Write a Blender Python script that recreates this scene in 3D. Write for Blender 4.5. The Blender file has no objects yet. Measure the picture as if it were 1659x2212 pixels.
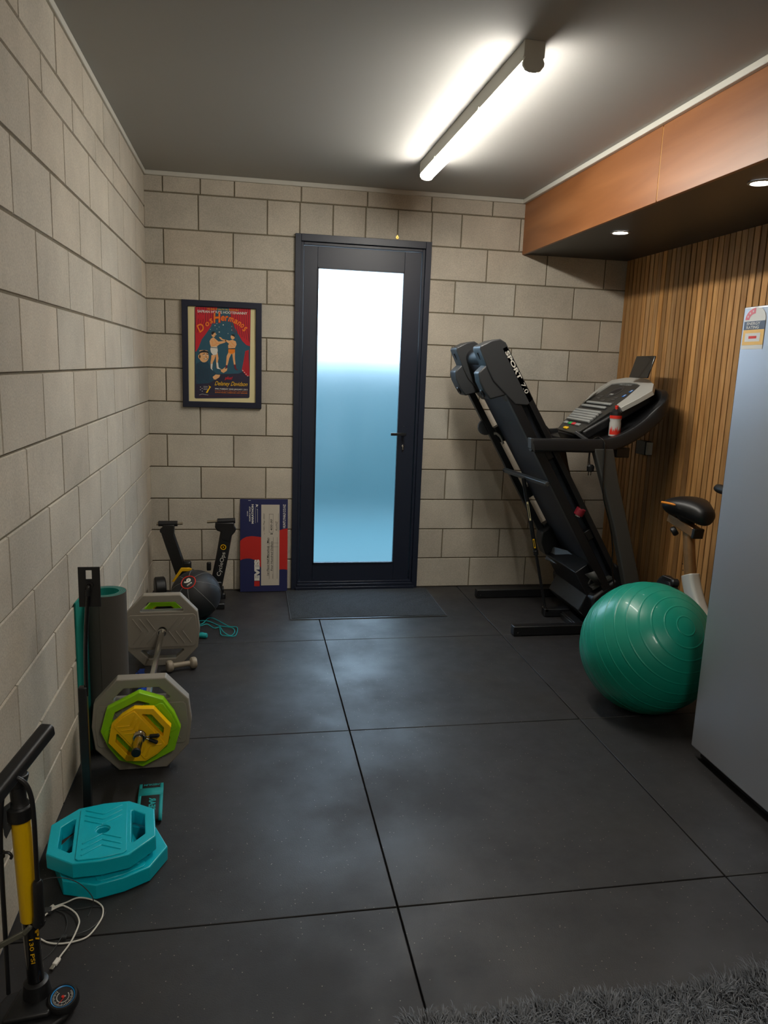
import bpy, bmesh, math, random
from math import sin, cos, pi, radians, sqrt
from mathutils import Vector, Matrix
random.seed(7)
SC = bpy.context.scene
COL = SC.collection

# ---------------------------------------------------------------- camera
CAM_POS = (0.602, -4.7684, 1.4497)
YAW, PITCH, ROLL, FPX = 0.1818, -0.1905, 0.0363, 1618.88
fw = Vector((sin(YAW)*cos(PITCH), cos(YAW)*cos(PITCH), sin(PITCH)))
r0 = Vector((cos(YAW), -sin(YAW), 0)); u0 = r0.cross(fw)
rt = r0*cos(ROLL) + u0*sin(ROLL); up = -r0*sin(ROLL) + u0*cos(ROLL)
cd = bpy.data.cameras.new('camera'); cam = bpy.data.objects.new('camera', cd); COL.objects.link(cam)
M = Matrix((rt, up, -fw)).transposed().to_4x4(); M.translation = CAM_POS
cam.matrix_world = M
cd.sensor_fit = 'HORIZONTAL'; cd.sensor_width = 36.0; cd.lens = FPX/1659*36; cd.clip_start = 0.02
SC.camera = cam

# ---------------------------------------------------------------- world, exposure, light levels
SC.view_settings.view_transform = 'Standard'; SC.view_settings.look = 'None'
SC.view_settings.gamma = 1.0; SC.view_settings.use_curve_mapping = False
SC.view_settings.exposure = 0.20
BATTEN_L = 74.0          # radiance of the ceiling tube light
DOWN_L = 30.0
SKY_L = 9.0
w = bpy.data.worlds.new('sky'); SC.world = w; w.use_nodes = True
w.node_tree.nodes['Background'].inputs[0].default_value = (0.62, 0.80, 1.0, 1)
w.node_tree.nodes['Background'].inputs[1].default_value = SKY_L
cy = SC.cycles
cy.use_denoising = True; cy.max_bounces = 7; cy.diffuse_bounces = 4; cy.glossy_bounces = 4
cy.transmission_bounces = 5; cy.sample_clamp_indirect = 6.0; cy.caustics_reflective = False
cy.use_adaptive_sampling = True; cy.adaptive_threshold = 0.015

# ---------------------------------------------------------------- materials
def lin(c):
    return tuple(((v/255)/12.92 if v/255 <= 0.04045 else ((v/255+0.055)/1.055)**2.4) for v in c)
def mat(name, rgb, rough=0.5, metal=0.0, bump=0.0, bscale=60.0, var=0.0, vscale=8.0, spec=0.5, coat=0.0, emit=None, alpha=1):
    m = bpy.data.materials.new(name); m.use_nodes = True
    nt = m.node_tree; b = nt.nodes['Principled BSDF']
    c = lin(rgb)
    b.inputs['Base Color'].default_value = (*c, 1)
    b.inputs['Roughness'].default_value = rough; b.inputs['Metallic'].default_value = metal
    b.inputs['Specular IOR Level'].default_value = spec; b.inputs['Coat Weight'].default_value = coat
    if emit:
        b.inputs['Emission Color'].default_value = (*emit[0], 1); b.inputs['Emission Strength'].default_value = emit[1]
    tc = nt.nodes.new('ShaderNodeTexCoord')
    if var > 0:
        n = nt.nodes.new('ShaderNodeTexNoise'); n.inputs['Scale'].default_value = vscale; n.inputs['Detail'].default_value = 5
        nt.links.new(tc.outputs['Object'], n.inputs['Vector'])
        mx = nt.nodes.new('ShaderNodeMix'); mx.data_type = 'RGBA'
        mx.inputs[6].default_value = (*[v*(1-var) for v in c], 1); mx.inputs[7].default_value = (*[min(1, v*(1+var)) for v in c], 1)
        nt.links.new(n.outputs['Fac'], mx.inputs[0]); nt.links.new(mx.outputs[2], b.inputs['Base Color'])
    if bump > 0:
        n = nt.nodes.new('ShaderNodeTexNoise'); n.inputs['Scale'].default_value = bscale; n.inputs['Detail'].default_value = 3
        nt.links.new(tc.outputs['Object'], n.inputs['Vector'])
        bp = nt.nodes.new('ShaderNodeBump'); bp.inputs['Strength'].default_value = bump; bp.inputs['Distance'].default_value = 0.002
        nt.links.new(n.outputs['Fac'], bp.inputs['Height']); nt.links.new(bp.outputs[0], b.inputs['Normal'])
    return m
def N(nt, t, **kw):
    n = nt.nodes.new(t)
    for k, v in kw.items():
        if k.startswith('i_'): n.inputs[int(k[2:])].default_value = v
        else: setattr(n, k, v)
    return n

MT = {}
# concrete block: tone attribute per block * two noises, fine pits
def concrete(name, base, mortar=False):
    m = bpy.data.materials.new(name); m.use_nodes = True; nt = m.node_tree; b = nt.nodes['Principled BSDF']; L = nt.links.new
    tc = N(nt, 'ShaderNodeTexCoord')
    at = N(nt, 'ShaderNodeAttribute', attribute_name='tone')
    n1 = N(nt, 'ShaderNodeTexNoise'); n1.inputs['Scale'].default_value = 3.2; n1.inputs['Detail'].default_value = 6; n1.inputs['Roughness'].default_value = 0.65
    n2 = N(nt, 'ShaderNodeTexNoise'); n2.inputs['Scale'].default_value = 160; n2.inputs['Detail'].default_value = 2
    L(tc.outputs['Object'], n1.inputs['Vector']); L(tc.outputs['Object'], n2.inputs['Vector'])
    r1 = N(nt, 'ShaderNodeMapRange'); r1.inputs[1].default_value = .25; r1.inputs[2].default_value = .75; r1.inputs[3].default_value = .82; r1.inputs[4].default_value = 1.14
    L(n1.outputs['Fac'], r1.inputs[0])
    r2 = N(nt, 'ShaderNodeMapRange'); r2.inputs[1].default_value = .3; r2.inputs[2].default_value = .7; r2.inputs[3].default_value = .88; r2.inputs[4].default_value = 1.1
    L(n2.outputs['Fac'], r2.inputs[0])
    mu = N(nt, 'ShaderNodeMath', operation='MULTIPLY'); L(r1.outputs[0], mu.inputs[0]); L(r2.outputs[0], mu.inputs[1])
    vm = N(nt, 'ShaderNodeVectorMath', operation='SCALE'); L(at.outputs['Color'], vm.inputs[0]); L(mu.outputs[0], vm.inputs['Scale'])
    v2 = N(nt, 'ShaderNodeVectorMath', operation='MULTIPLY'); L(vm.outputs[0], v2.inputs[0]); v2.inputs[1].default_value = lin(base)
    L(v2.outputs[0], b.inputs['Base Color']); b.inputs['Roughness'].default_value = .85; b.inputs['Specular IOR Level'].default_value = .25
    # small pits
    vo = N(nt, 'ShaderNodeTexVoronoi'); vo.inputs['Scale'].default_value = 90; L(tc.outputs['Object'], vo.inputs['Vector'])
    rp = N(nt, 'ShaderNodeMapRange'); rp.inputs[1].default_value = .0; rp.inputs[2].default_value = .22; L(vo.outputs['Distance'], rp.inputs[0])
    ad = N(nt, 'ShaderNodeMath', operation='ADD'); L(rp.outputs[0], ad.inputs[0]); L(n2.outputs['Fac'], ad.inputs[1])
    bp = N(nt, 'ShaderNodeBump'); bp.inputs['Strength'].default_value = .45; bp.inputs['Distance'].default_value = .0015
    L(ad.outputs[0], bp.inputs['Height']); L(bp.outputs[0], b.inputs['Normal'])
    return m
MT['block'] = concrete('concrete_block', (190, 182, 167))
# floor rubber
def rubber():
    m = bpy.data.materials.new('rubber_matting'); m.use_nodes = True; nt = m.node_tree; b = nt.nodes['Principled BSDF']; L = nt.links.new
    tc = N(nt, 'ShaderNodeTexCoord')
    n1 = N(nt, 'ShaderNodeTexNoise'); n1.inputs['Scale'].default_value = 1.9; n1.inputs['Detail'].default_value = 7; n1.inputs['Roughness'].default_value = .62
    L(tc.outputs['Object'], n1.inputs['Vector'])
    cr = N(nt, 'ShaderNodeValToRGB'); cr.color_ramp.elements[0].position = .40; cr.color_ramp.elements[1].position = .70
    cr.color_ramp.elements[0].color = (*lin((36, 35, 36)), 1); cr.color_ramp.elements[1].color = (*lin((52, 51, 51)), 1)
    L(n1.outputs['Fac'], cr.inputs[0])
    # flecks of pale grit in the rubber
    vo = N(nt, 'ShaderNodeTexVoronoi'); vo.inputs['Scale'].default_value = 85; L(tc.outputs['Object'], vo.inputs['Vector'])
    n3 = N(nt, 'ShaderNodeTexNoise'); n3.inputs['Scale'].default_value = 6; L(tc.outputs['Object'], n3.inputs['Vector'])
    sp = N(nt, 'ShaderNodeSeparateColor'); L(vo.outputs['Color'], sp.inputs[0])
    c1 = N(nt, 'ShaderNodeMath', operation='LESS_THAN'); c1.inputs[1].default_value = .11; L(vo.outputs['Distance'], c1.inputs[0])
    c2 = N(nt, 'ShaderNodeMath', operation='GREATER_THAN'); c2.inputs[1].default_value = .80; L(sp.outputs[0], c2.inputs[0])
    c3 = N(nt, 'ShaderNodeMath', operation='MULTIPLY'); L(c1.outputs[0], c3.inputs[0]); L(c2.outputs[0], c3.inputs[1])
    c4 = N(nt, 'ShaderNodeMath', operation='MULTIPLY'); L(c3.outputs[0], c4.inputs[0]); c4.inputs[1].default_value = .75
    mx = N(nt, 'ShaderNodeMix', data_type='RGBA'); L(c4.outputs[0], mx.inputs[0]); L(cr.outputs[0], mx.inputs[6]); mx.inputs[7].default_value = (*lin((150, 140, 125)), 1)
    L(mx.outputs[2], b.inputs['Base Color'])
    rr = N(nt, 'ShaderNodeMapRange'); rr.inputs[1].default_value = .35; rr.inputs[2].default_value = .68; rr.inputs[3].default_value = .64; rr.inputs[4].default_value = .40
    L(n1.outputs['Fac'], rr.inputs[0]); L(rr.outputs[0], b.inputs['Roughness']); b.inputs['Specular IOR Level'].default_value = .42
    n2 = N(nt, 'ShaderNodeTexNoise'); n2.inputs['Scale'].default_value = 260; n2.inputs['Detail'].default_value = 2; L(tc.outputs['Object'], n2.inputs['Vector'])
    bp = N(nt, 'ShaderNodeBump'); bp.inputs['Strength'].default_value = .3; bp.inputs['Distance'].default_value = .0010
    L(n2.outputs['Fac'], bp.inputs['Height']); L(bp.outputs[0], b.inputs['Normal'])
    return m
MT['rubber'] = rubber()
def wood(name, c1_, c2_, scale, stretch, attr=False, rough=.45):
    m = bpy.data.materials.new(name); m.use_nodes = True; nt = m.node_tree; b = nt.nodes['Principled BSDF']; L = nt.links.new
    tc = N(nt, 'ShaderNodeTexCoord'); mp = N(nt, 'ShaderNodeMapping'); mp.inputs['Scale'].default_value = stretch
    L(tc.outputs['Object'], mp.inputs[0])
    n1 = N(nt, 'ShaderNodeTexNoise'); n1.inputs['Scale'].default_value = scale; n1.inputs['Detail'].default_value = 6; n1.inputs['Distortion'].default_value = .6
    L(mp.outputs[0], n1.inputs['Vector'])
    cr = N(nt, 'ShaderNodeValToRGB'); cr.color_ramp.elements[0].position = .32; cr.color_ramp.elements[1].position = .72
    cr.color_ramp.elements[0].color = (*lin(c1_), 1); cr.color_ramp.elements[1].color = (*lin(c2_), 1)
    L(n1.outputs['Fac'], cr.inputs[0])
    if attr:
        at = N(nt, 'ShaderNodeAttribute', attribute_name='tone')
        mx = N(nt, 'ShaderNodeVectorMath', operation='MULTIPLY'); L(cr.outputs[0], mx.inputs[0]); L(at.outputs['Color'], mx.inputs[1]); L(mx.outputs[0], b.inputs['Base Color'])
    else: L(cr.outputs[0], b.inputs['Base Color'])
    b.inputs['Roughness'].default_value = rough
    return m
MT['ply'] = wood('plywood_fascia', (126, 76, 38), (154, 100, 58), 3.2, (1, .35, 3.0), rough=.38)
MT['slat'] = wood('cedar_slat', (158, 112, 64), (194, 148, 92), 6, (6, 6, .6), attr=True, rough=.6)
MT['ceil'] = mat('ceiling_paint', (172, 171, 167), .75, bump=.05, bscale=150)
MT['white'] = mat('white_paint', (200, 198, 188), .5)
MT['brownwall'] = mat('plain_wall_paint', (140, 130, 118), .8, var=.05)
MT['gap_shade'] = mat('slat_gap_shade', (58, 26, 12), .7)  # dark brown carries the shade between slats as colour
MT['black_board'] = mat('black_soffit_board', (25, 27, 32), .38, bump=.04)
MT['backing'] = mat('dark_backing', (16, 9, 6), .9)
MT['alu'] = mat('dark_aluminium', (22, 30, 48), .42, metal=.0, bump=.04, bscale=900, spec=.6)
MT['alu_edge'] = mat('aluminium_edge', (150, 155, 160), .3, metal=1)
MT['blackp'] = mat('black_plastic', (20, 21, 23), .42, bump=.03, bscale=500)
MT['blackg'] = mat('black_gloss', (12, 12, 14), .18, coat=.5)
MT['blackm'] = mat('black_powder_coat', (17, 18, 21), .40, spec=.6)
MT['matteblack'] = mat('matte_black', (16, 16, 17), .8)
MT['belt'] = mat('belt_underside', (34, 38, 46), .5)
MT['darkgrey'] = mat('dark_grey_plastic', (52, 54, 56), .45, bump=.02, bscale=500)
MT['upright'] = mat('grey_upright_steel', (66, 67, 65), .45)
MT['silver'] = mat('silver_plastic', (196, 196, 190), .32, metal=.25)
MT['silverfine'] = mat('silver_grille', (170, 170, 166), .4, bump=.4, bscale=900)
MT['chrome'] = mat('chrome_steel', (200, 198, 190), .14, metal=1, var=.08, vscale=30)
MT['nickel'] = mat('dull_nickel', (168, 158, 138), .35, metal=.8)
MT['worn'] = mat('worn_steel', (140, 104, 66), .35, metal=.45, var=.25, vscale=40)
MT['steelblue'] = mat('fridge_steel', (190, 192, 198), .38, metal=.78, bump=.02, bscale=300)
MT['fridge_side'] = mat('fridge_side_grey', (96, 98, 102), .45)
MT['teal'] = mat('teal_vinyl_ball', (6, 138, 116), .36, coat=.1, spec=.5)
MT['tealmat'] = mat('teal_foam', (0, 128, 116), .75, bump=.1, bscale=400)
MT['greymat'] = mat('grey_foam', (74, 71, 66), .85, bump=.2, bscale=500)
MT['tealband'] = mat('teal_elastic', (0, 148, 150), .7, bump=.15, bscale=900)
MT['turq'] = mat('turquoise_urethane', (0, 182, 200), .33, bump=.02, bscale=200)
MT['greyplate'] = mat('grey_urethane', (140, 134, 122), .5, bump=.06, bscale=200, var=.06, vscale=12)
MT['green'] = mat('lime_urethane', (140, 204, 8), .42, var=.05, vscale=10)
MT['yellow'] = mat('yellow_urethane', (252, 196, 0), .42, var=.04, vscale=10)
MT['beige'] = mat('beige_vinyl', (148, 138, 120), .5)
MT['rubberball'] = mat('black_rubber_ball', (32, 34, 37), .55, bump=.25, bscale=700)
MT['ballline'] = mat('grey_seam_line', (120, 120, 118), .6)
MT['red'] = mat('red_print', (190, 34, 26), .5)
MT['redline'] = mat('red_ring', (205, 40, 24), .5)
MT['whitep'] = mat('white_print', (225, 222, 212), .5)
MT['yellowp'] = mat('yellow_print', (230, 176, 10), .45)
MT['navy'] = mat('navy_print', (30, 36, 84), .45)
MT['chequered'] = mat('cheque_paper', (196, 188, 174), .5)
MT['ink'] = mat('ink', (25, 25, 28), .6)
MT['frame'] = mat('dark_blue_picture_frame', (20, 26, 48), .4)
MT['cream'] = mat('cream_paper', (222, 210, 160), .6)
MT['pteal'] = mat('poster_teal', (34, 84, 104), .5, var=.12, vscale=30)
MT['pdark'] = mat('poster_dark', (38, 34, 58), .5)
MT['pcoat'] = mat('poster_coat', (24, 62, 82), .5, var=.2, vscale=60)
MT['pred'] = mat('poster_red', (196, 24, 40), .5)
MT['pdred'] = mat('poster_dark_red', (112, 14, 34), .5)
MT['pskin'] = mat('poster_skin', (232, 176, 120), .5)
MT['porange'] = mat('poster_orange', (240, 132, 20), .5)
MT['glassfront'] = mat('picture_glass', (255, 255, 255), .05)
MT['pumpyellow'] = mat('pump_yellow', (222, 178, 0), .35)
MT['olive'] = mat('grey_green_metal', (96, 96, 84), .5, metal=.2)
MT['blueband'] = mat('blue_latex', (14, 70, 180), .45)
MT['cyan'] = mat('cyan_dial_ring', (20, 130, 200), .35)
MT['doormat'] = mat('ribbed_doormat', (58, 62, 66), .95, bump=1.0, bscale=350, var=.75, vscale=170)
def shag():
    m = bpy.data.materials.new('charcoal_shag'); m.use_nodes = True; nt = m.node_tree; b = nt.nodes['Principled BSDF']
    at = N(nt, 'ShaderNodeAttribute', attribute_name='tone'); v = N(nt, 'ShaderNodeVectorMath', operation='MULTIPLY'); v.inputs[1].default_value = lin((104, 108, 112))
    nt.links.new(at.outputs['Color'], v.inputs[0]); nt.links.new(v.outputs[0], b.inputs['Base Color']); b.inputs['Roughness'].default_value = .55
    return m
MT['rug'] = shag()
MT['fence'] = mat('blue_fence_paint', (42, 75, 80), .8)
MT['btn_green'] = mat('green_button', (30, 170, 80), .4)
MT['btn_red'] = mat('red_button', (215, 50, 60), .4)
MT['btn_grey'] = mat('grey_button', (150, 152, 150), .4)
MT['btn_yellow'] = mat('yellow_key', (250, 196, 10), .4)
MT['stickerblue'] = mat('blue_sticker', (30, 120, 210), .4)
MT['slate'] = mat('slate_print', (84, 98, 120), .5)
MT['amber'] = mat('amber_print', (232, 190, 112), .5)
MT['pink'] = mat('pink_print', (216, 120, 136), .5)
MT['clearp'] = mat('clear_white_print', (214, 216, 214), .5)
MT['maroon'] = mat('maroon_tape', (126, 22, 40), .5)
MT['brass'] = mat('brass', (190, 160, 90), .3, metal=1)
MT['darklcd'] = mat('dark_overlay', (40, 41, 40), .35)
MT['ring'] = mat('overlay_ring', (74, 72, 72), .4)
MT['orangestripe'] = mat('orange_stripe', (230, 140, 40), .45)
MT['bottlegrey'] = mat('translucent_bottle_grey', (178, 176, 172), .3)
def emis(name, col, s):
    m = bpy.data.materials.new(name); m.use_nodes = True; nt = m.node_tree; nt.nodes.clear()
    e = N(nt, 'ShaderNodeEmission'); e.inputs[0].default_value = (*col, 1); e.inputs[1].default_value = s
    o = N(nt, 'ShaderNodeOutputMaterial'); nt.links.new(e.outputs[0], o.inputs[0]); return m
MT['tube'] = emis('lit_diffuser', (1.0, .95, .86), BATTEN_L)
MT['down'] = emis('lit_downlight', (1.0, .96, .90), DOWN_L)
def frosted():
    m = bpy.data.materials.new('frosted_glass'); m.use_nodes = True; nt = m.node_tree; nt.nodes.clear()
    g = N(nt, 'ShaderNodeBsdfGlass'); g.inputs['Roughness'].default_value = .33; g.inputs['IOR'].default_value = 1.3
    g.inputs['Color'].default_value = (.93, .98, 1, 1)
    o = N(nt, 'ShaderNodeOutputMaterial'); nt.links.new(g.outputs[0], o.inputs[0]); return m
MT['frosted'] = frosted()

# ---------------------------------------------------------------- mesh helpers (world coordinates; build() moves them to the parent's origin)
def V(*a): return Vector(a if len(a) > 1 else a[0])
class MB:
    def __init__(s): s.v = []; s.f = []; s.m = []; s.t = []
    def add(s, vs, fs, mi=0, tone=None):
        o = len(s.v); s.v += [tuple(v) for v in vs]
        for f in fs: s.f.append([i+o for i in f]); s.m.append(mi); s.t.append(tone or (1, 1, 1))
        return s
    def box(s, a, b, mi=0, tone=None):
        (x0, y0, z0), (x1, y1, z1) = a, b
        vs = [(x, y, z) for x in (x0, x1) for y in (y0, y1) for z in (z0, z1)]
        return s.add(vs, [(0,1,3,2),(4,6,7,5),(0,4,5,1),(2,3,7,6),(0,2,6,4),(1,5,7,3)], mi, tone)
    def obox(s, c, ax, hs, mi=0):   # oriented box: centre, three axes, half sizes
        ax = [Vector(a).normalized() for a in ax]; c = Vector(c)
        vs = [c+ax[0]*hs[0]*i+ax[1]*hs[1]*j+ax[2]*hs[2]*k for i in (-1,1) for j in (-1,1) for k in (-1,1)]
        return s.add(vs, [(0,1,3,2),(4,6,7,5),(0,4,5,1),(2,3,7,6),(0,2,6,4),(1,5,7,3)], mi)
    def bar(s, a, b, w, h, upv=(0,0,1), mi=0):
        a, b = Vector(a), Vector(b); d = (b-a); l = d.length; d.normalize(); x = d.cross(Vector(upv))
        if x.length < 1e-4: x = d.cross(Vector((1,0,0)))
        x.normalize(); y = x.cross(d)
        return s.obox((a+b)/2, (d, x, y), (l/2, w/2, h/2), mi)
    def prism(s, pts, ext, mi=0):
        pts = [Vector(p) for p in pts]; e = Vector(ext); n = len(pts)
        vs = pts+[p+e for p in pts]
        return s.add(vs, [list(range(n))[::-1], list(range(n, 2*n))]+[(i, (i+1) % n, (i+1) % n+n, i+n) for i in range(n)], mi)
    def holed(s, outer, holes, ext, mi=0):   # polygon with holes, extruded
        bm = bmesh.new(); es = []
        loops = [outer]+holes; vl = []
        for lp in loops:
            vv = [bm.verts.new(p) for p in lp]; vl.append(vv)
            for i in range(len(vv)): es.append(bm.edges.new((vv[i], vv[(i+1) % len(vv)])))
        bmesh.ops.triangle_fill(bm, use_beauty=True, edges=es)
        bm.verts.index_update()
        tris = [[v.index for v in f.verts] for f in bm.faces]; P = [v.co.copy() for v in bm.verts]
        e = Vector(ext); n = len(P)
        fs = [t[::-1] for t in tris]+[[i+n for i in t] for t in tris]
        for vv in vl:
            idx = [v.index for v in vv]
            for i in range(len(idx)):
                a, b = idx[i], idx[(i+1) % len(idx)]; fs.append((a, b, b+n, a+n))
        bm.free()
        return s.add(P+[p+e for p in P], fs, mi)
    def tube(s, path, r, seg=12, mi=0, caps=True):
        path = [Vector(p) for p in path]; n = len(path); rs = r if isinstance(r, (list, tuple)) else [r]*n
        t0 = (path[1]-path[0]).normalized(); a = t0.orthogonal().normalized(); vs = []
        for i, p in enumerate(path):
            t = ((path[min(i+1, n-1)]-path[max(i-1, 0)])).normalized()
            a = (a-t*a.dot(t)).normalized(); b = t.cross(a)
            vs += [p+(a*cos(2*pi*k/seg)+b*sin(2*pi*k/seg))*rs[i] for k in range(seg)]
        fs = [(i*seg+k, i*seg+(k+1) % seg, (i+1)*seg+(k+1) % seg, (i+1)*seg+k) for i in range(n-1) for k in range(seg)]
        if caps: fs += [list(range(seg))[::-1], [(n-1)*seg+k for k in range(seg)]]
        return s.add(vs, fs, mi)
    def cyl(s, a, b, r, seg=24, mi=0): return s.tube([a, b], r, seg, mi)
    def sweep(s, path, sec, side=None, mi=0, closed=False):
        # section (w,h) points; w along side vector, h along tangent x side
        path = [Vector(p) for p in path]; n = len(path); k = len(sec); vs = []
        for i, p in enumerate(path):
            t = (path[min(i+1, n-1)]-path[max(i-1, 0)]).normalized()
            sd = Vector(side) if side is not None else t.cross(Vector((0,0,1)))
            sd = (sd-t*sd.dot(t)).normalized(); h = sd.cross(t)
            vs += [p+sd*q[0]+h*q[1] for q in sec]
        fs = [(i*k+j, i*k+(j+1) % k, (i+1)*k+(j+1) % k, (i+1)*k+j) for i in range(n-1) for j in range(k)]
        fs += [list(range(k))[::-1], [(n-1)*k+j for j in range(k)]]
        return s.add(vs, fs, mi)
    def lathe(s, prof, c, axis=(0,0,1), seg=32, mi=0):   # prof (r, h)
        ax = Vector(axis).normalized(); a = ax.orthogonal().normalized(); b = ax.cross(a); c = Vector(c); n = len(prof)
        vs = [c+ax*h+(a*cos(2*pi*k/seg)+b*sin(2*pi*k/seg))*r for r, h in prof for k in range(seg)]
        fs = [(i*seg+k, i*seg+(k+1) % seg, (i+1)*seg+(k+1) % seg, (i+1)*seg+k) for i in range(n-1) for k in range(seg)]
        if prof[0][0] > 1e-5: fs.append(list(range(seg))[::-1])
        if prof[-1][0] > 1e-5: fs.append([(n-1)*seg+k for k in range(seg)])
        return s.add(vs, fs, mi)
    def text(s, txt, org, xd, yd, w, h, mi=0, bold=0.0, shear=0.0, ext=0.0003):
        cu = bpy.data.curves.new('t', 'FONT'); cu.body = txt; cu.offset = bold; cu.shear = shear; cu.resolution_u = 3
        ob = bpy.data.objects.new('t', cu); COL.objects.link(ob)
        dg = bpy.context.evaluated_depsgraph_get(); dg.update(); me = bpy.data.meshes.new_from_object(ob.evaluated_get(dg))
        xs = [v.co.x for v in me.vertices]; ys = [v.co.y for v in me.vertices]
        if xs:
            x0, x1, y0, y1 = min(xs), max(xs), min(ys), max(ys)
            org, xd, yd = Vector(org), Vector(xd).normalized(), Vector(yd).normalized(); nn = xd.cross(yd)*ext
            vs = [org+xd*((v.co.x-x0)/(x1-x0)*w)+yd*((v.co.y-y0)/max(y1-y0, 1e-5)*h)+nn for v in me.vertices]
            s.add(vs, [list(p.vertices) for p in me.polygons], mi)
        bpy.data.objects.remove(ob); bpy.data.meshes.remove(me); bpy.data.curves.remove(cu)
        return s
    def build(s, name, mats, parent=None, org=None, bevel=0, bseg=2, smooth=35, sub=0, weld=False, tone=False):
        me = bpy.data.meshes.new(name)
        o = Vector(parent.location) if parent else Vector(org or (0,0,0))
        if parent and parent.parent: o = Vector(parent.location)+Vector(parent.parent.location)
        me.from_pydata([tuple(Vector(v)-o) for v in s.v], [], s.f)
        mats = [MT[x] for x in ([mats] if isinstance(mats, str) else mats)]
        for x in mats: me.materials.append(x)
        me.polygons.foreach_set('material_index', s.m)
        if tone:
            at = me.attributes.new('tone', 'FLOAT_COLOR', 'FACE')
            at.data.foreach_set('color', [c for t in s.t for c in (*t, 1)])
        bm = bmesh.new(); bm.from_mesh(me)
        if weld: bmesh.ops.remove_doubles(bm, verts=bm.verts, dist=1e-5)
        bmesh.ops.recalc_face_normals(bm, faces=bm.faces); bm.to_mesh(me); bm.free()
        if smooth:
            me.polygons.foreach_set('use_smooth', [True]*len(me.polygons)); me.set_sharp_from_angle(angle=radians(smooth))
        ob = bpy.data.objects.new(name, me); COL.objects.link(ob)
        if parent: ob.parent = parent
        else: ob.location = o
        if bevel:
            b = ob.modifiers.new('bevel', 'BEVEL'); b.width = bevel; b.segments = bseg; b.limit_method = 'ANGLE'; b.angle_limit = radians(40)
            b.harden_normals = False
        if sub:
            q = ob.modifiers.new('sub', 'SUBSURF'); q.levels = sub; q.render_levels = sub
        return ob
def spline(pts, n=8):
    P = [Vector(p) for p in pts]; out = []
    for i in range(len(P)-1):
        p0, p1, p2, p3 = P[max(i-1, 0)], P[i], P[i+1], P[min(i+2, len(P)-1)]
        for k in range(n):
            t = k/n; out.append(.5*((2*p1)+(p2-p0)*t+(2*p0-5*p1+4*p2-p3)*t*t+(3*p1-3*p2+p3-p0)*t**3))
    out.append(P[-1]); return out
def thing(name, label, cat, loc, group=None):
    o = bpy.data.objects.new(name, None); COL.objects.link(o); o.location = loc; o.empty_display_size = .05
    o['label'] = label; o['category'] = cat
    if group: o['group'] = group
    return o
def tag(o, label, cat, group=None, kind=None):
    o['label'] = label; o['category'] = cat
    if group: o['group'] = group
    if kind: o['kind'] = kind
    return o
def struct(o, label=None):
    o['kind'] = 'structure'
    if label: o['label'] = label
    return o
def sempty(name, loc=(0,0,0)):
    o = bpy.data.objects.new(name, None); COL.objects.link(o); o.location = loc; o['kind'] = 'structure'; return o
def rrect(x0, x1, y0, y1, r, n=4):
    out = []
    for cx, cy_, a0 in ((x1-r, y1-r, 0), (x0+r, y1-r, 90), (x0+r, y0+r, 180), (x1-r, y0+r, 270)):
        for k in range(n+1):
            a = radians(a0+90*k/n); out.append((cx+r*cos(a), cy_+r*sin(a)))
    return out

# ================================================================ THE ROOM
H = 2.512; XR = 3.03; YB = -6.4
# floor: sub-floor plus one-metre rubber mats butted together
m = MB(); m.box((-.2, YB-.2, -.06), (3.3, .16, -.010))
xs = [0.0, 1.005, 2.0, 3.05]; ys = [0.0, -.955, -1.98, -3.0, -4.0, -5.0, -6.4]
for i in range(3):
    for j in range(6):
        g = .0022 if i != 1 else .0022
        m.box((xs[i]+g, ys[j+1]+g, -.010), (xs[i+1]-g, ys[j]-g, 0.0), 1)
struct(m.build('floor', ['matteblack', 'rubber'], bevel=.0015, bseg=1), 'black speckled rubber floor mats with dark seams')
struct(MB().box((-.2, YB-.2, H), (3.3, .16, H+.08)).build('ceiling', 'ceil'), 'painted flat ceiling')

def blockwall(name, along, rows, x_of, depthdir, phases, x0, x1, skip=None):
    """rows: list of (z0,z1); phases: per row joint list; along -> world mapping"""
    m = MB(); MORT = (.34, .32, .27)
    for (z0, z1), joints in zip(rows, phases):
        js = [x0]+[j for j in joints if x0+.02 < j < x1-.02]+[x1]
        off = random.uniform(-.0012, .0012)
        for a, b in zip(js[:-1], js[1:]):
            for (lo, hi, zl, zh) in (skip(a, b, z0, z1) if skip else [(a, b, z0, z1)]):
                g = .0026; e = .003; D = .0055+off+random.uniform(-.0005, .0005)
                p = [(lo+g, zl+g), (hi-g, zl+g), (hi-g, zh-g), (lo+g, zh-g)]
                q = [(lo+g+e, zl+g+e), (hi-g-e, zl+g+e), (hi-g-e, zh-g-e), (lo+g+e, zh-g-e)]
                k = random.gauss(1, .045); wv = random.gauss(0, .015)
                tone = (k*(1+wv), k, k*(1-wv))
                vs = [along(u, -.001, z) for u, z in p]+[along(u, D, z) for u, z in q]
                m.add(vs, [(4,5,6,7), (0,1,5,4), (1,2,6,5), (2,3,7,6), (3,0,4,7)], 0, tone)
    return m, MORT
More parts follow.
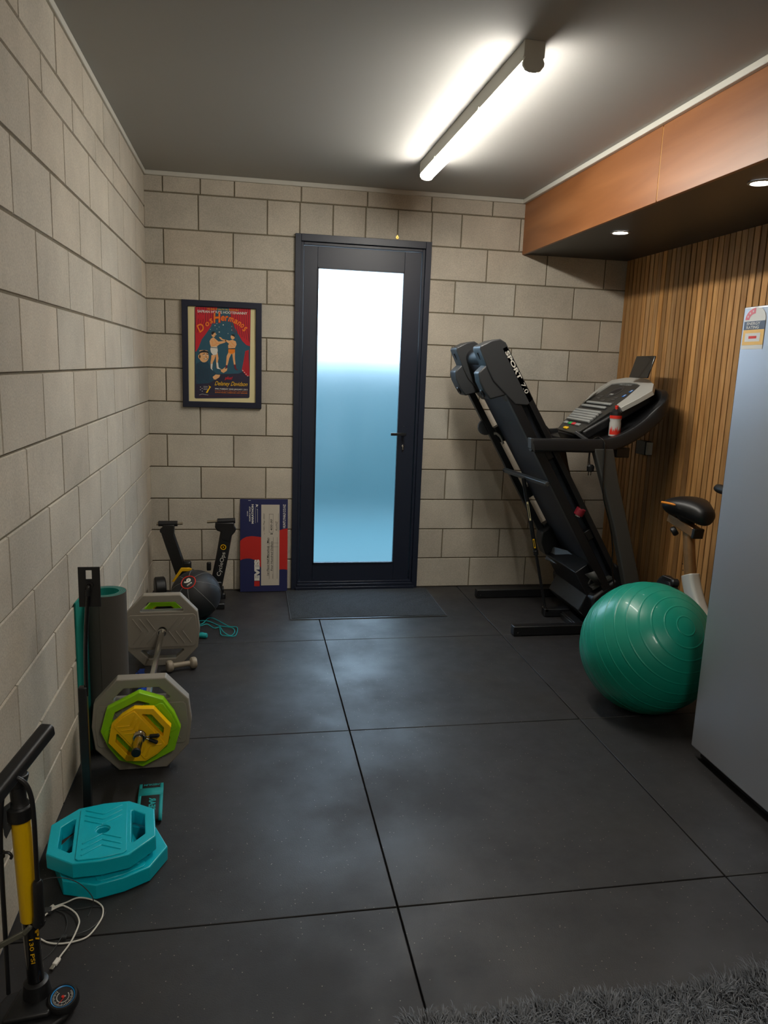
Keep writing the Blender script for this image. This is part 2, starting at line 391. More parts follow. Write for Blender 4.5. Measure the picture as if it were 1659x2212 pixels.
# back wall at y = 0, door opening x .90..1.69 z 0..2.2
rowsB = [(2.4-.2*k, 2.6-.2*k if k else H) for k in range(13)]
rowsB = [(2.4, H)]+[(2.4-.2*k, 2.6-.2*k) for k in range(1, 13)]
ph = []
for k in range(13):
    if k == 0: j = [.107, .32, .515, .907, 1.307, 1.707, 2.1]
    elif k == 1: j = [.307, .707, .90, 1.10, 1.30, 1.50, 1.715, 1.905, 2.29]
    else:
        base = .307 if k % 2 == 1 else .107
        j = [base+.4*i for i in range(8) if base+.4*i < 1.2]+[base-.024+.4*i for i in range(8) if base+.4*i > 1.2]
    ph.append(j)
def skipB(a, b, z0, z1):
    DX0, DX1, DZ = .885, 1.71, 2.21
    if z0 >= DZ-.02: return [(a, b, z0, z1)]
    out = []
    zz = z1
    if a < DX0: out.append((a, min(b, DX0), z0, z1))
    if b > DX1: out.append((max(a, DX1), b, z0, z1))
    return out
m, MO = blockwall('wall_back', lambda u, d, z: (u, -d, z), rowsB, None, None, ph, 0.0, 3.12, skipB)
for a, b in (((-.2, 0, 0), (.90, .14, H)), ((1.69, 0, 0), (3.3, .14, H)), ((.90, 0, 2.2), (1.69, .14, H))): m.box(a, b, 0, MO)
struct(m.build('wall_back', 'block', tone=True, smooth=0), 'bare grey concrete block wall with the door')
# left wall at x = 0
rowsL = [(2.315, H), (2.2, 2.315)]+[(2.4-.2*k, 2.6-.2*k) for k in range(2, 13)]
ph = []
for k in range(13):
    base = (.19 if k % 2 == 1 else .39) if k > 1 else (.05 if k == 0 else .24)
    ph.append([base+.4*i for i in range(18)])
m, MO = blockwall('wall_left', lambda u, d, z: (d, -u, z), rowsL, None, None, ph, 0.0, -YB)
m.box((-.2, YB-.2, 0), (0, .0, H), 0, MO)
struct(m.build('wall_left', 'block', tone=True, smooth=0), 'bare grey concrete block side wall')
# right wall: dark backing and vertical cedar battens
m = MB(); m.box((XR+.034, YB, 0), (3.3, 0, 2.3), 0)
y = -.012; wslat = .0405
while y > -3.5:
    ww = wslat+random.uniform(-.0015, .0010); k = random.gauss(1, .15); wv = random.gauss(0, .08)
    off = random.uniform(-.0015, .0015)
    m.box((XR+off, y-ww, .005), (XR+.0055, y, 2.186), 1, (k*(1+wv*.4), k, k*(1-wv))); m.box((XR+.005, y-ww+.0008, .005), (XR+.0345, y-.0008, 2.186), 3)  # second box: dark batten sides, gap shade painted in
    y -= ww+random.uniform(.0072, .0110)
m.box((XR, YB, 0), (XR+.035, -3.52, 2.3), 2)
struct(m.build('wall_right', ['backing', 'slat', 'brownwall', 'gap_shade'], tone=True, smooth=0), 'vertical timber slat wall')
struct(MB().box((-.2, YB-.2, 0), (3.3, YB, H)).build('wall_front', 'brownwall'))
# bulkhead along the right wall
B = sempty('trim_5', (2.31, -3.2, 2.185))
for a, b in ((0.0, -1.625), (-1.630, -4.03), (-4.035, YB)):
    MB().box((2.31, b, 2.183), (2.328, a, H)).build('fascia_panel', 'ply', B, bevel=.001, bseg=1)
MB().box((2.312, -1.6345, 2.19), (2.330, -1.622, H-.03)).build('joint_strip', 'amber', B)
MB().box((2.328, YB, 2.186), (XR+.04, 0, 2.20)).build('soffit', 'black_board', B)
# cornice
for nm, a, b in (('trim_1', (0, YB, H-.026), (.016, 0, H)), ('trim_2', (0, -.022, H-.026), (2.31, 0, H)), ('trim_3', (2.288, YB, H-.026), (2.31, 0, H))):
    struct(MB().box(a, b).build(nm, 'white', bevel=.003))

# ---------------------------------------------------------------- door
D = sempty('door_1', (1.295, 0, 0))
m = MB()
X0, X1, ZT = .875, 1.716, 2.221
for a, b in (((X0, -.022, 0), (X0+.036, .10, ZT)), ((X1-.036, -.022, 0), (X1, .10, ZT)), ((X0+.036, -.022, ZT-.042), (X1-.036, .10, ZT))): m.box(a, b)
for a, b in (((X0+.036, -.004, .04), (X0+.052, .10, ZT-.042)), ((X1-.052, -.004, .04), (X1-.036, .10, ZT-.042)), ((X0+.052, -.004, ZT-.060), (X1-.052, .10, ZT-.042))): m.box(a, b)
m.build('door_frame', 'alu', D, bevel=.002)
m = MB(); L0, L1, LB, LT = X0+.055, X1-.055, .050, ZT-.063; G0, G1, GB, GT = 1.014, 1.556, .165, 2.036
for a, b in (((L0, .012, LB), (G0, .056, LT)), ((G1, .012, LB), (L1, .056, LT)), ((G0, .012, LB), (G1, .056, GB)), ((G0, .012, GT), (G1, .056, LT))): m.box(a, b)
leaf = m.build('door_leaf', 'alu', D, bevel=.0015)
m = MB()
for a, b in (((G0, .006, GB), (G0+.007, .030, GT)), ((G1-.007, .006, GB), (G1, .030, GT)), ((G0, .006, GB), (G1, .030, GB+.007)), ((G0, .006, GT-.007), (G1, .030, GT))): m.box(a, b)
m.build('glazing_bead', 'alu', leaf)
MB().box((G0+.001, .030, GB+.001), (G1-.001, .036, GT-.001)).build('glass_pane', 'frosted', leaf)
m = MB(); m.box((X0+.025, -.050, .0), (X1-.025, .06, .022)); m.box((X0+.036, -.036, .022), (X1-.036, .06, .040)); m.box((X0+.04, -.012, .040), (X1-.04, .06, .050))
m.build('door_sill', 'alu', D, bevel=.003)
m = MB(); m.cyl((1.585, .012, 1.030), (1.585, -.040, 1.030), .009); m.box((1.497, -.048, 1.022), (1.597, -.036, 1.040))
m.build('door_handle', 'blackm', leaf, bevel=.002)
m = MB(); m.lathe([(0, 0), (.0095, 0), (.0095, .008), (.006, .012), (0, .012)], (1.588, .012, .952), (0, -1, 0), 20)
m.box((1.583, -.002, .924), (1.593, .012, .952)); m.build('lock_cylinder', 'chrome', leaf, bevel=.002)
for z in (1.078, .915): MB().lathe([(0, 0), (.003, 0), (.002, .003), (0, .003)], (1.590, .012, z), (0, -1, 0), 10).build('screw', 'chrome', leaf)
# outside: pale blue painted fence and paving seen blurred through the frosted pane
m = MB()
for i in range(24): m.box((-2.2+i*.3, 2.6, 0), (-1.905+i*.3, 2.63, 1.60))
m.box((-2.4, 2.63, .2), (5, 2.67, .3)); m.box((-2.4, 2.63, 1.1), (5, 2.67, 1.2))
struct(m.build('wall_outside', 'fence'))
struct(MB().box((-2.5, .17, -.08), (5, 6, -.02)).build('floor_outside', 'fence'))

# ---------------------------------------------------------------- lights
def batten(LX, LY0, LY1, lab):
    Lt = thing('batten_light', lab, 'ceiling light', (LX, (LY0+LY1)/2, H))
    m = MB(); m.box((LX-.034, LY0+.004, H-.060), (LX+.034, LY1-.004, H)); m.build('housing', 'white', Lt, bevel=.002)
    sec = [(-.030, -.059), (.030, -.059), (.034, -.064), (.033, -.074), (.024, -.086), (.010, -.090), (-.010, -.090), (-.024, -.086), (-.033, -.074), (-.034, -.064)]
    m = MB(); m.prism([(LX+a, LY0+.014, H+b) for a, b in sec], (0, LY1-LY0-.028, 0)); m.build('diffuser', 'tube', Lt)
    ec = [(-.036, 0), (.036, 0), (.036, -.050), (.031, -.054), (.037, -.066), (.036, -.076), (.026, -.089), (.010, -.094), (-.010, -.094), (-.026, -.089), (-.036, -.076), (-.037, -.066), (-.031, -.054), (-.036, -.050)]
    for y0, dy in ((LY0, .014), (LY1, -.014)):
        MB().prism([(LX+a, y0, H+b) for a, b in ec], (0, dy, 0)).build('end_cap', 'white', Lt, bevel=.0015)
    for yy in (LY0+.505, LY1-.315): MB().box((LX-.037, yy-.007, H-.062), (LX-.033, yy+.007, H-.052)).build('clip', 'white', Lt)
batten(1.517, -2.205, -.665, 'long white tube batten light on the ceiling nearest the glass door')
batten(1.30, -6.0, -4.46, 'second lit batten light on the ceiling behind the camera, over the shaggy rug')
for i, (x, y, lab) in enumerate(((2.508, -.925, 'round recessed downlight in the black soffit nearest the back wall'), (2.503, -2.047, 'round recessed downlight in the black soffit above the fridge'))):
    d = thing('downlight', lab, 'downlight', (x, y, 2.186), 'recessed downlights in the soffit')
    MB().lathe([(.040, -.001), (.048, -.001), (.050, -.004), (.040, -.006), (.037, -.003), (.037, .0), (.040, -.001)], (x, y, 2.186), seg=36).build('trim_ring', 'white', d)
    MB().lathe([(0, -.002), (.0385, -.002), (.0385, .0), (0, .0)], (x, y, 2.186), seg=36).build('lens', 'down', d)

# ================================================================ WALL THINGS
P = thing('framed_poster', 'framed boxing gig poster hanging on the back block wall left of the door', 'picture', (.442, -.012, 1.17))
m = MB(); fx0, fx1, fz0, fz1, fwid = .206, .678, 1.170, 1.804, .036
fr = [(fx0, fz0), (fx1, fz0), (fx1, fz1), (fx0, fz1)]; inn = [(fx0+fwid, fz0+fwid), (fx1-fwid, fz0+fwid), (fx1-fwid, fz1-fwid), (fx0+fwid, fz1-fwid)]
m.holed([(x, -.006, z) for x, z in fr], [[(x, -.006, z) for x, z in inn]], (0, -.020, 0)); m.build('picture_frame', 'frame', P, bevel=.003)
MB().box((fx0+.03, -.014, fz0+.03), (fx1-.03, -.008, fz1-.03)).build('mount', 'cream', P)
PM = ['pteal', 'pred', 'pdred', 'pdark', 'pcoat', 'pskin', 'porange', 'whitep', 'ink', 'btn_yellow']
pm = MB()
def pc(u, v, layer=0):
    return (.2855+(u-385-(v-245)*.012)/900*.326, -.0150-.00025*layer, 1.7665-(v-245-(u-370)*.035)/1500*.546)
def poly(pts, mi, layer): pm.add([pc(u, v, layer) for u, v in pts], [list(range(len(pts)))], mi)
def ell(cx, cy_, rx, ry, mi, layer, n=20): poly([(cx+rx*cos(2*pi*k/n), cy_+ry*sin(2*pi*k/n)) for k in range(n)], mi, layer)
def stroke(pts, wd, mi, layer):
    for (a, b), (c, d) in zip(pts[:-1], pts[1:]):
        l = math.hypot(c-a, d-b) or 1; nx, ny = -(d-b)/l*wd/2, (c-a)/l*wd/2
        poly([(a+nx, b+ny), (c+nx, d+ny), (c-nx, d-ny), (a-nx, b-ny)], mi, layer)
def ptext(s, u0_, v0, u1, v1, mi, layer, bold=0, shear=0):
    a = Vector(pc(u0_, v1, layer)); b = Vector(pc(u1, v1, layer)); c = Vector(pc(u0_, v0, layer))
    pm.text(s, a, (1, 0, 0), (0, 0, 1), (b-a).length, (c-a).length, mi, bold, shear, ext=0)
poly(rrect(375, 1285, 245, 1740, 25), 3, 0)
poly([(390, 262), (1275, 262), (1275, 1250), (1100, 1330), (700, 1340), (390, 1340)], 0, 1)
poly([(385, 255), (740, 255), (690, 420), (640, 560), (560, 680), (490, 770), (440, 900), (400, 970), (388, 970)], 1, 2)
poly([(930, 255), (1280, 255), (1280, 880), (1220, 860), (1150, 790), (1090, 690), (1010, 540), (960, 400)], 1, 2)
for i in range(9):
    x = 400+i*38; stroke([(x, 258), (x-6+i, 480), (x-20-i*4, 690-i*26)], 9, 2, 3)
    x = 960+i*36; stroke([(x, 258), (x+4, 470), (min(1272, x+40+i*2), 640+i*22)], 9, 2, 3)
poly([(1205, 960), (1262, 940), (1280, 1375), (1230, 1370), (1150, 1275), (1180, 1120)], 1, 2)
for i in range(4): stroke([(1212+i*15, 965), (1180+i*26, 1280+i*28)], 6, 2, 3)
for i in range(4): ell(1168+i*28, 1280+i*30, 9, 7, 7, 4)
ell(475, 410, 52, 50, 1, 4)
ptext('SAFRAN HOUSE HOOTENANNY', 420, 298, 1230, 340, 7, 5, .02)
ptext('the event of class for the second time', 580, 266, 1085, 290, 9, 5)
ARC = [('D', 470, 585, 120, 130, 35), ('o', 580, 525, 70, 70, 30), ('s', 640, 475, 60, 80, 25), ('H', 735, 420, 130, 160, 8), ('e', 832, 430, 62, 80, 2), ('r', 893, 432, 55, 80, 0),
       ('m', 963, 448, 84, 72, -8), ('a', 1040, 480, 66, 72, -18), ('n', 1098, 512, 60, 72, -24), ('o', 1150, 548, 52, 72, -30), ('s', 1192, 600, 52, 95, -36)]
for ch, cu_, cv, ww, hh, ang in ARC:
    for lay, k, mi_, bo in ((6, 1.12, 1, .05), (7, .95, 6, .015)):
        c = Vector(pc(cu_, cv, lay)); s_ = .326/900; a = radians(ang)
        xd = Vector((cos(a), 0, sin(a))); yd = Vector((-sin(a), 0, cos(a))); w_, h_ = ww*s_*k, hh*s_*k
        pm.text(ch, c-xd*w_/2-yd*h_/2, xd, yd, w_, h_, mi_, bo, .2, ext=0)
for u, v, r in ((705, 548, 12), (838, 535, 14), (772, 570, 8), (735, 603, 8), (775, 652, 15), (728, 690, 8), (978, 560, 8), (978, 618, 9), (918, 675, 9), (630, 610, 8), (735, 515, 9), (812, 352, 10)):
    poly([(u+(r if k % 2 == 0 else r*.4)*cos(pi*k/5-pi/2), v+(r if k % 2 == 0 else r*.4)*sin(pi*k/5-pi/2)) for k in range(10)], 7, 5)
# two boxers
ell(683, 690, 36, 44, 5, 5); poly([(648, 690), (650, 650), (690, 640), (712, 660), (690, 668), (668, 700)], 8, 6); stroke([(697, 712), (716, 714)], 8, 8, 6)
poly([(640, 760), (680, 735), (720, 770), (765, 805), (860, 795), (885, 770), (890, 800), (870, 822), (780, 850), (735, 885), (735, 915), (650, 915), (625, 850), (618, 800)], 5, 5)
stroke([(690, 770), (735, 835), (790, 838)], 6, 6, 6); stroke([(735, 838), (690, 870), (655, 860)], 6, 6, 6); stroke([(650, 790), (668, 840)], 5, 6, 6); stroke([(665, 1060), (650, 1130)], 5, 6, 6); stroke([(745, 1030), (748, 1110)], 5, 6, 6)
poly([(640, 890), (745, 890), (752, 960), (735, 1015), (680, 1030), (640, 980), (630, 930)], 7, 6); stroke([(640, 900), (748, 910)], 10, 8, 7)
poly([(650, 1025), (720, 1025), (700, 1090), (672, 1150), (662, 1250), (635, 1240), (635, 1140), (645, 1080)], 5, 5)
poly([(720, 1000), (750, 985), (765, 1080), (755, 1140), (770, 1240), (735, 1240), (725, 1130), (722, 1060)], 5, 5)
for pts in ([(640, 1170), (668, 1170), (660, 1250), (675, 1280), (640, 1250)], [(730, 1150), (758, 1150), (768, 1225), (800, 1260), (745, 1250)]): poly(pts, 7, 6)
ell(996, 728, 34, 42, 5, 5); poly([(968, 700), (985, 685), (1025, 690), (1030, 740), (1010, 720), (980, 708)], 8, 6)
poly([(940, 790), (990, 775), (1045, 800), (1060, 850), (1035, 910), (925, 915), (920, 870), (935, 840), (880, 800), (810, 780), (780, 750), (770, 730), (800, 735), (830, 765), (900, 780)], 5, 5)
stroke([(955, 800), (995, 840), (1035, 880)], 6, 6, 6); stroke([(950, 850), (965, 880), (1000, 885)], 5, 6, 6); stroke([(925, 1050), (905, 1140)], 5, 6, 6); stroke([(1020, 1030), (1025, 1130)], 5, 6, 6)
poly([(925, 920), (1035, 920), (1035, 980), (985, 1010), (925, 985)], 6, 6); stroke([(925, 925), (1035, 925)], 8, 8, 7)
poly([(925, 985), (975, 1005), (940, 1080), (925, 1150), (905, 1220), (885, 1215), (895, 1110), (900, 1040)], 5, 5)
poly([(990, 1000), (1035, 980), (1035, 1080), (1045, 1180), (1020, 1190), (1005, 1110)], 5, 5)
poly([(885, 1190), (910, 1190), (908, 1240), (880, 1235)], 2, 6); poly([(1020, 1180), (1050, 1180), (1060, 1250), (1095, 1275), (1060, 1272), (1030, 1240)], 2, 6)
# ringside man
poly([(398, 1170), (470, 1130), (590, 1140), (650, 1250), (730, 1330), (700, 1440), (600, 1490), (398, 1500)], 4, 4)
for i in range(7): stroke([(430+i*30, 1190+i*12), (450+i*28, 1300), (420+i*30, 1440)], 5, 3, 5)
ell(528, 1050, 78, 96, 5, 6); ell(452, 1050, 18, 34, 5, 6)
poly([(450, 1000), (470, 960), (530, 945), (590, 965), (608, 1000), (560, 985), (500, 985)], 8, 7); ell(520, 960, 70, 16, 5, 6)
stroke([(505, 1015), (545, 1005)], 9, 8, 8); stroke([(565, 1005), (600, 1020)], 9, 8, 8); ell(530, 1028, 12, 7, 7, 8); ell(585, 1035, 9, 6, 7, 8)
stroke([(525, 1085), (560, 1100), (590, 1080)], 8, 8, 8); ell(555, 1090, 20, 7, 7, 9); stroke([(560, 1040), (572, 1070)], 6, 8, 8)
for hp in ([(795, 1235), (815, 1265), (835, 1255), (880, 1222), (870, 1255), (915, 1240), (900, 1285), (850, 1320), (810, 1300)], [(670, 1385), (720, 1345), (795, 1350), (780, 1390), (720, 1430), (690, 1425)]): poly(hp, 5, 7)
ptext('plus!', 870, 1375, 1000, 1440, 1, 7, .03, .3)
ptext('Delaney Davidson', 705, 1455, 1250, 1545, 9, 7, .0, .45)
ptext('7PM | TUESDAY 22ND JANUARY | 2013', 710, 1568, 1250, 1600, 7, 7, .02)
ptext('DOORS & PLATTERS FOR THE NIGHT', 710, 1608, 1250, 1620, 6, 7)
ptext('SAFRAN HOUSE | CAMBRIDGE | NEW ZEALAND', 710, 1632, 1250, 1655, 6, 7, .01)
poly([(560, 1640), (585, 1600), (610, 1570), (615, 1545), (600, 1520), (625, 1540), (645, 1545), (630, 1570), (610, 1600), (590, 1645), (570, 1650)], 9, 6)
for v in (1540, 1565, 1590): stroke([(520, v), (590, v+4)], 5, 7, 6)
for u, v in ((470, 1550), (497, 1575), (470, 1595), (500, 1620)): ell(u, v, 7, 7, 7, 6, 8)
stroke([(450, 1680), (500, 1668), (600, 1684)], 4, 7, 6); stroke([(450, 1700), (1230, 1700)], 4, 2, 6)
pm.build('poster_print', PM, P, smooth=0)
# picture wire hook / key above the door
m = MB(); m.cyl((1.497, -.005, 2.246), (1.497, -.014, 2.246), .004, 10); m.lathe([(.003, -.001), (.009, -.001), (.009, .001), (.003, .001), (.003, -.001)], (1.497, -.012, 2.236), (0, 1, 0), 16)
m.box((1.4955, -.013, 2.224), (1.4985, -.011, 2.229)); tag(m.build('small_key', 'brass', org=(1.497, -.01, 2.222)), 'tiny brass key hanging on a nail above the door frame', 'key')

# switch box on the slat wall
S = thing('socket_box', 'small black box with a white edge on the timber slat wall behind the treadmill', 'power socket', (XR-.003, -.49, .975))
MB().box((XR-.045, -.545, .978), (XR-.0025, -.435, 1.062)).build('box_body', 'blackp', S, bevel=.004)
MB().box((XR-.040, -.562, .982), (XR-.0025, -.5455, 1.058)).build('edge_plate', 'white', S, bevel=.003)

# ================================================================ FLOOR THINGS BY THE DOOR
m = MB(); m.box((.838, -.618, .0005), (1.772, -.060, .007), 0)
nr = 62
for i in range(nr):
    y = -.612+i*(.546/nr); m.box((.846, y, .007), (1.764, y+.005, .010), 0)
m.box((.838, -.623, .0005), (1.772, -.6185, .0065), 1)
tag(m.build('doormat', ['doormat', 'alu_edge'], org=(1.3, -.34, 0)), 'ribbed charcoal doormat lying in front of the glass door', 'doormat')

# big cheque leaning on the wall
ck = thing('giant_cheque', 'giant navy and red prize cheque board standing on end against the back wall', 'sign', (.70, -.055, 0))
bx0, bx1, bh = .548, .848, .598; yb, yt = -.062, -.010
cn = Vector((0, -bh, -(yb-yt)*-1)).normalized(); cup = Vector((0, yt-yb, bh)).normalized(); cnr = Vector((1, 0, 0)).cross(cup).normalized()
if cnr.y > 0: cnr = -cnr
def cp(u, v, lay=0):   # u 0..1 left-right, v 0..1 bottom-top
    return Vector((bx0, yb, 0.004))+Vector((1, 0, 0))*(bx1-bx0)*u+cup*bh*v+cnr*(.0005+.0003*lay)
m = MB(); a = cp(0, 0)-cnr*.0005; m.prism([a, a+Vector((bx1-bx0, 0, 0)), a+Vector((bx1-bx0, 0, 0))+cup*bh, a+cup*bh], -cnr*.006); m.build('board', 'whitep', ck)
m = MB(); CM = ['navy', 'red', 'chequered', 'whitep', 'ink']
def cpix(x, y, lay=0): return cp((x-178)/934, 1-(y-188)/1830, lay)
def cpoly(pts, mi, lay): m.add([cpix(x, y, lay) for x, y in pts], [list(range(len(pts)))], mi)
def ctext(s, x0, x1, ytop, ybot, mi, lay, bold=0, shear=0):   # text reads upwards: baseline at x1 side (right)
    o = cpix(x1, ybot, lay); xd = cup; yd = Vector((-1, 0, 0))
    m.text(s, o, xd, yd, (ybot-ytop)/1830*bh, (x1-x0)/934*(bx1-bx0), mi, bold, shear, ext=0)
cpoly([(178, 188), (1112, 188), (1112, 2018), (178, 2018)], 0, 0)
cpoly([(178, 1010), (230, 965), (300, 930), (400, 915), (500, 925), (600, 940), (960, 800), (1020, 780), (1112, 765), (1112, 1590), (1040, 1580), (960, 1582), (960, 1590), (600, 1560), (560, 1500), (520, 1430), (460, 1385), (380, 1360), (300, 1358), (230, 1370), (178, 1395)], 1, 1)
cpoly([(590, 298), (950, 298), (950, 1898), (590, 1898)], 2, 2)
ctext('MARATHON', 400, 440, 290, 670, 3, 3, .04); ctext('HUNTLY HALF', 352, 380, 338, 625, 3, 3, .03); ctext('EVES', 312, 328, 425, 520, 3, 3, .03)
cpoly([(515, 380), (520, 380), (520, 645), (515, 645)], 3, 3); cpoly([(476, 340), (479, 340), (479, 660), (476, 660)], 3, 3)
cpoly([(470, 290), (530, 300), (520, 325), (500, 330), (530, 355), (480, 330), (500, 312)], 3, 3); ctext('GH', 500, 512, 385, 400, 3, 3)
ctext('HUNTLYHALF.CO.NZ', 1018, 1070, 290, 758, 3, 3, .02)
ctext('EVES', 455, 562, 1378, 1800, 3, 3, .07); cpoly([(455, 1808), (562, 1808), (562, 1912), (455, 1912)], 1, 3)
ctext('14th May 2023', 630, 664, 475, 820, 4, 3, 0, .2); ctext('$', 768, 820, 858, 888, 4, 3, .03); ctext('400-00', 770, 808, 585, 810, 4, 3, .01, .2)
ctext('RunNZ', 872, 910, 622, 810, 4, 3, 0, .2)
ctext('1st Place Half Marathon - Men', 702, 742, 950, 1705, 4, 3, .01, .2); ctext('Four Hundred Dollars', 778, 818, 1020, 1610, 4, 3, .01, .2)
for x, a_, b_ in ((748, 950, 1770), (826, 940, 1770), (904, 940, 1770), (924, 470, 830)): cpoly([(x, a_), (x+4, a_), (x+4, b_), (x, b_)], 4, 3)
for x0_, x1_, y0_, y1_ in ((742, 746, 480, 845), (822, 826, 480, 845), (742, 826, 480, 485), (742, 826, 840, 845), (700, 930, 1052, 1056), (700, 930, 1128, 1132), (652, 656, 850, 885), (816, 819, 1670, 1765)): cpoly([(x0_, y0_), (x1_, y0_), (x1_, y1_), (x0_, y1_)], 4, 3)
cpoly([(335, 215), (385, 215), (385, 222), (335, 222)], 3, 3)
m.build('printed_face', CM, ck, smooth=0)

# ================================================================ BIKE TRAINER
T = thing('bike_trainer', 'black folding indoor bike trainer standing in the back left corner', 'bike trainer', (.29, -.27, 0))
ty = -.27
sec = [(-.030, -.018), (.030, -.018), (.036, -.008), (.036, .008), (.030, .018), (-.030, .018), (-.036, .008), (-.036, -.008)]
armR = [(.475, ty, .475), (.462, ty, .40), (.445, ty, .30), (.425, ty, .20), (.405, ty, .10)]
armL = [(.120, ty, .470), (.140, ty, .40), (.165, ty, .32), (.190, ty, .24), (.215, ty, .155)]
for nm, pth, sgn in (('arm', armR, 1), ('arm', armL, -1)):
    m = MB(); m.sweep(spline(pth, 4), sec, side=(1, 0, 0)); m.build(nm, 'blackm', T, bevel=.003)
# shaped yokes under the rollers
m = MB(); m.prism([(x, ty-.019, z) for x, z in ((.405, .505), (.515, .505), (.516, .482), (.528, .462), (.520, .445), (.497, .418), (.490, .38), (.435, .40), (.440, .445), (.415, .455), (.403, .475))], (0, .038, 0)); m.build('yoke', 'blackm', T, bevel=.006)
m = MB(); m.prism([(x, ty-.019, z) for x, z in ((.100, .492), (.170, .492), (.163, .40), (.175, .36), (.128, .39), (.105, .43), (.083, .448), (.086, .466), (.100, .474))], (0, .038, 0)); m.build('yoke', 'blackm', T, bevel=.006)
MB().cyl((.417, ty, .510), (.522, ty, .514), .0165, 20).build('roller_sleeve', 'blackm', T, bevel=.002)
MB().cyl((.076, ty, .496), (.186, ty, .496), .0165, 20).build('roller_sleeve', 'blackm', T, bevel=.002)
MB().cyl((.356, ty, .505), (.418, ty, .510), .0085, 16).build('axle_rod', 'nickel', T)
MB().cyl((.185, ty, .496), (.215, ty, .497), .0085, 16).build('axle_rod', 'nickel', T); MB().cyl((.066, ty, .495), (.078, ty, .495), .010, 16).build('axle_end', 'nickel', T)
m = MB(); m.box((.03, -.40, .0), (.46, -.355, .035)); m.box((.03, -.20, .0), (.46, -.155, .035)); m.bar((.08, -.38, .03), (.08, -.17, .03), .04, .03); m.bar((.40, -.38, .03), (.40, -.17, .03), .04, .03)
m.prism([(x, ty-.03, z) for x, z in ((.17, .03), (.45, .03), (.44, .14), (.36, .14), (.30, .19), (.25, .22), (.20, .19))], (0, .06, 0)); m.build('base', 'blackm', T, bevel=.005)
m = MB(); m.lathe([(0, -.03), (.055, -.03), (.062, -.024), (.062, .024), (.055, .03), (0, .03)], (.085, -.335, .125), (1, .25, 0), 32); m.build('flywheel', 'blackp', T)
m = MB(); m.prism([(x, ty-.034, z) for x, z in ((.205, .235), (.255, .235), (.270, .226), (.255, .214), (.212, .214), (.165, .15), (.150, .15))], (0, -.012, 0)); m.build('yellow_lever', 'yellowp', T, bevel=.002)
m = MB(); m.box((.215, ty-.022, .205), (.262, ty+.022, .265)); m.build('hinge_block', 'blackp', T, bevel=.01)
m = MB(); m.box((.352, ty-.01, .205), (.378, ty+.012, .258)); m.build('hinge_block', 'blackp', T, bevel=.006)
m = MB(); m.cyl((.40, ty, .085), (.452, ty, .085), .020, 20); m.build('adjusting_knob', 'blackp', T, bevel=.003)
a_ = Vector((.472, ty-.0195, .385)); b_ = Vector((.425, ty-.0195, .16)); ax = (a_-b_).normalized(); sd = Vector((ax.z, 0, -ax.x))
m = MB(); m.text('CycleOps', b_+ax*.015+sd*.012, ax, -sd, .150, .030, 0, .0, ext=.001)
c = Vector((.4515, ty-.0205, .355))
m.lathe([(.012, 0), (.017, 0), (.017, .0006), (.012, .0006), (.012, 0)], c, (0, -1, 0), 28, 1); m.lathe([(0, 0), (.0045, 0), (.0045, .0006), (0, .0006)], c, (0, -1, 0), 16, 1)
m.build('maker_lettering', ['whitep', 'yellowp'], T, smooth=0)

# ================================================================ MEDICINE BALL
MBc = Vector((.306, -.545, .1405)); MR = .140
mb = thing('medicine_ball', 'black medicine ball marked 9 kgs in front of the bike trainer', 'medicine ball', (MBc.x, MBc.y, 0))
pole = Vector((-.255, -.640, .725)).normalized()
m = MB(); m.lathe([(MR*sin(pi*k/64), MR*cos(pi*k/64)) for k in range(65)], MBc, pole, 64); m.build('ball_shell', 'rubberball', mb, weld=True)
e1 = Vector((.84, -.30, .0)); e1 = (e1-pole*e1.dot(pole)).normalized(); e2 = pole.cross(e1)
def onball(lat, lon, k=1.0): return MBc+(pole*cos(lat)+(e1*cos(lon)+e2*sin(lon))*sin(lat))*MR*k
m = MB()
for j in range(8): m.tube([onball(radians(17+k*4.3), radians(45*j+12+ (k*.35)), 1.0005) for k in range(34)], .0016, 6)
m.build('seam_line', 'ballline', mb)
m = MB(); m.tube([onball(radians(16.5), 2*pi*k/48, 1.003) for k in range(49)], .0032, 8, caps=False); m.build('red_ring', 'redline', mb)
# label text: laid on a tiny disc tangent patch
a_ = radians(-42); xd = e1*cos(a_)+e2*sin(a_); yd = pole.cross(xd)
m = MB(); c = MBc+pole*MR*1.0
def disc_text(s, cx, cy_, w_, h_, rot=0, bold=0):
    t = MB(); X = xd*cos(rot)+yd*sin(rot); Y = pole.cross(X)
    t.text(s, MBc+xd*cx+yd*cy_-X*w_/2-Y*h_/2, X, Y, w_, h_, 0, bold, ext=0)
    for v in t.v:
        v = Vector(v)-MBc; m.v.append(tuple(MBc+((v+pole*.5*1).normalized() if False else (v+pole*sqrt(max(MR*MR-v.length_squared, 0))).normalized())*MR*1.004))
    o = len(m.v)-len(t.v)
    for f in t.f: m.f.append([i+o for i in f]); m.m.append(0); m.t.append((1, 1, 1))
disc_text('9', -.008, .0, .028, .042, 0, .05); disc_text('KGS', .0165, -.002, .030, .0085, -pi/2, .04)
m.build('weight_lettering', 'whitep', mb, smooth=0)

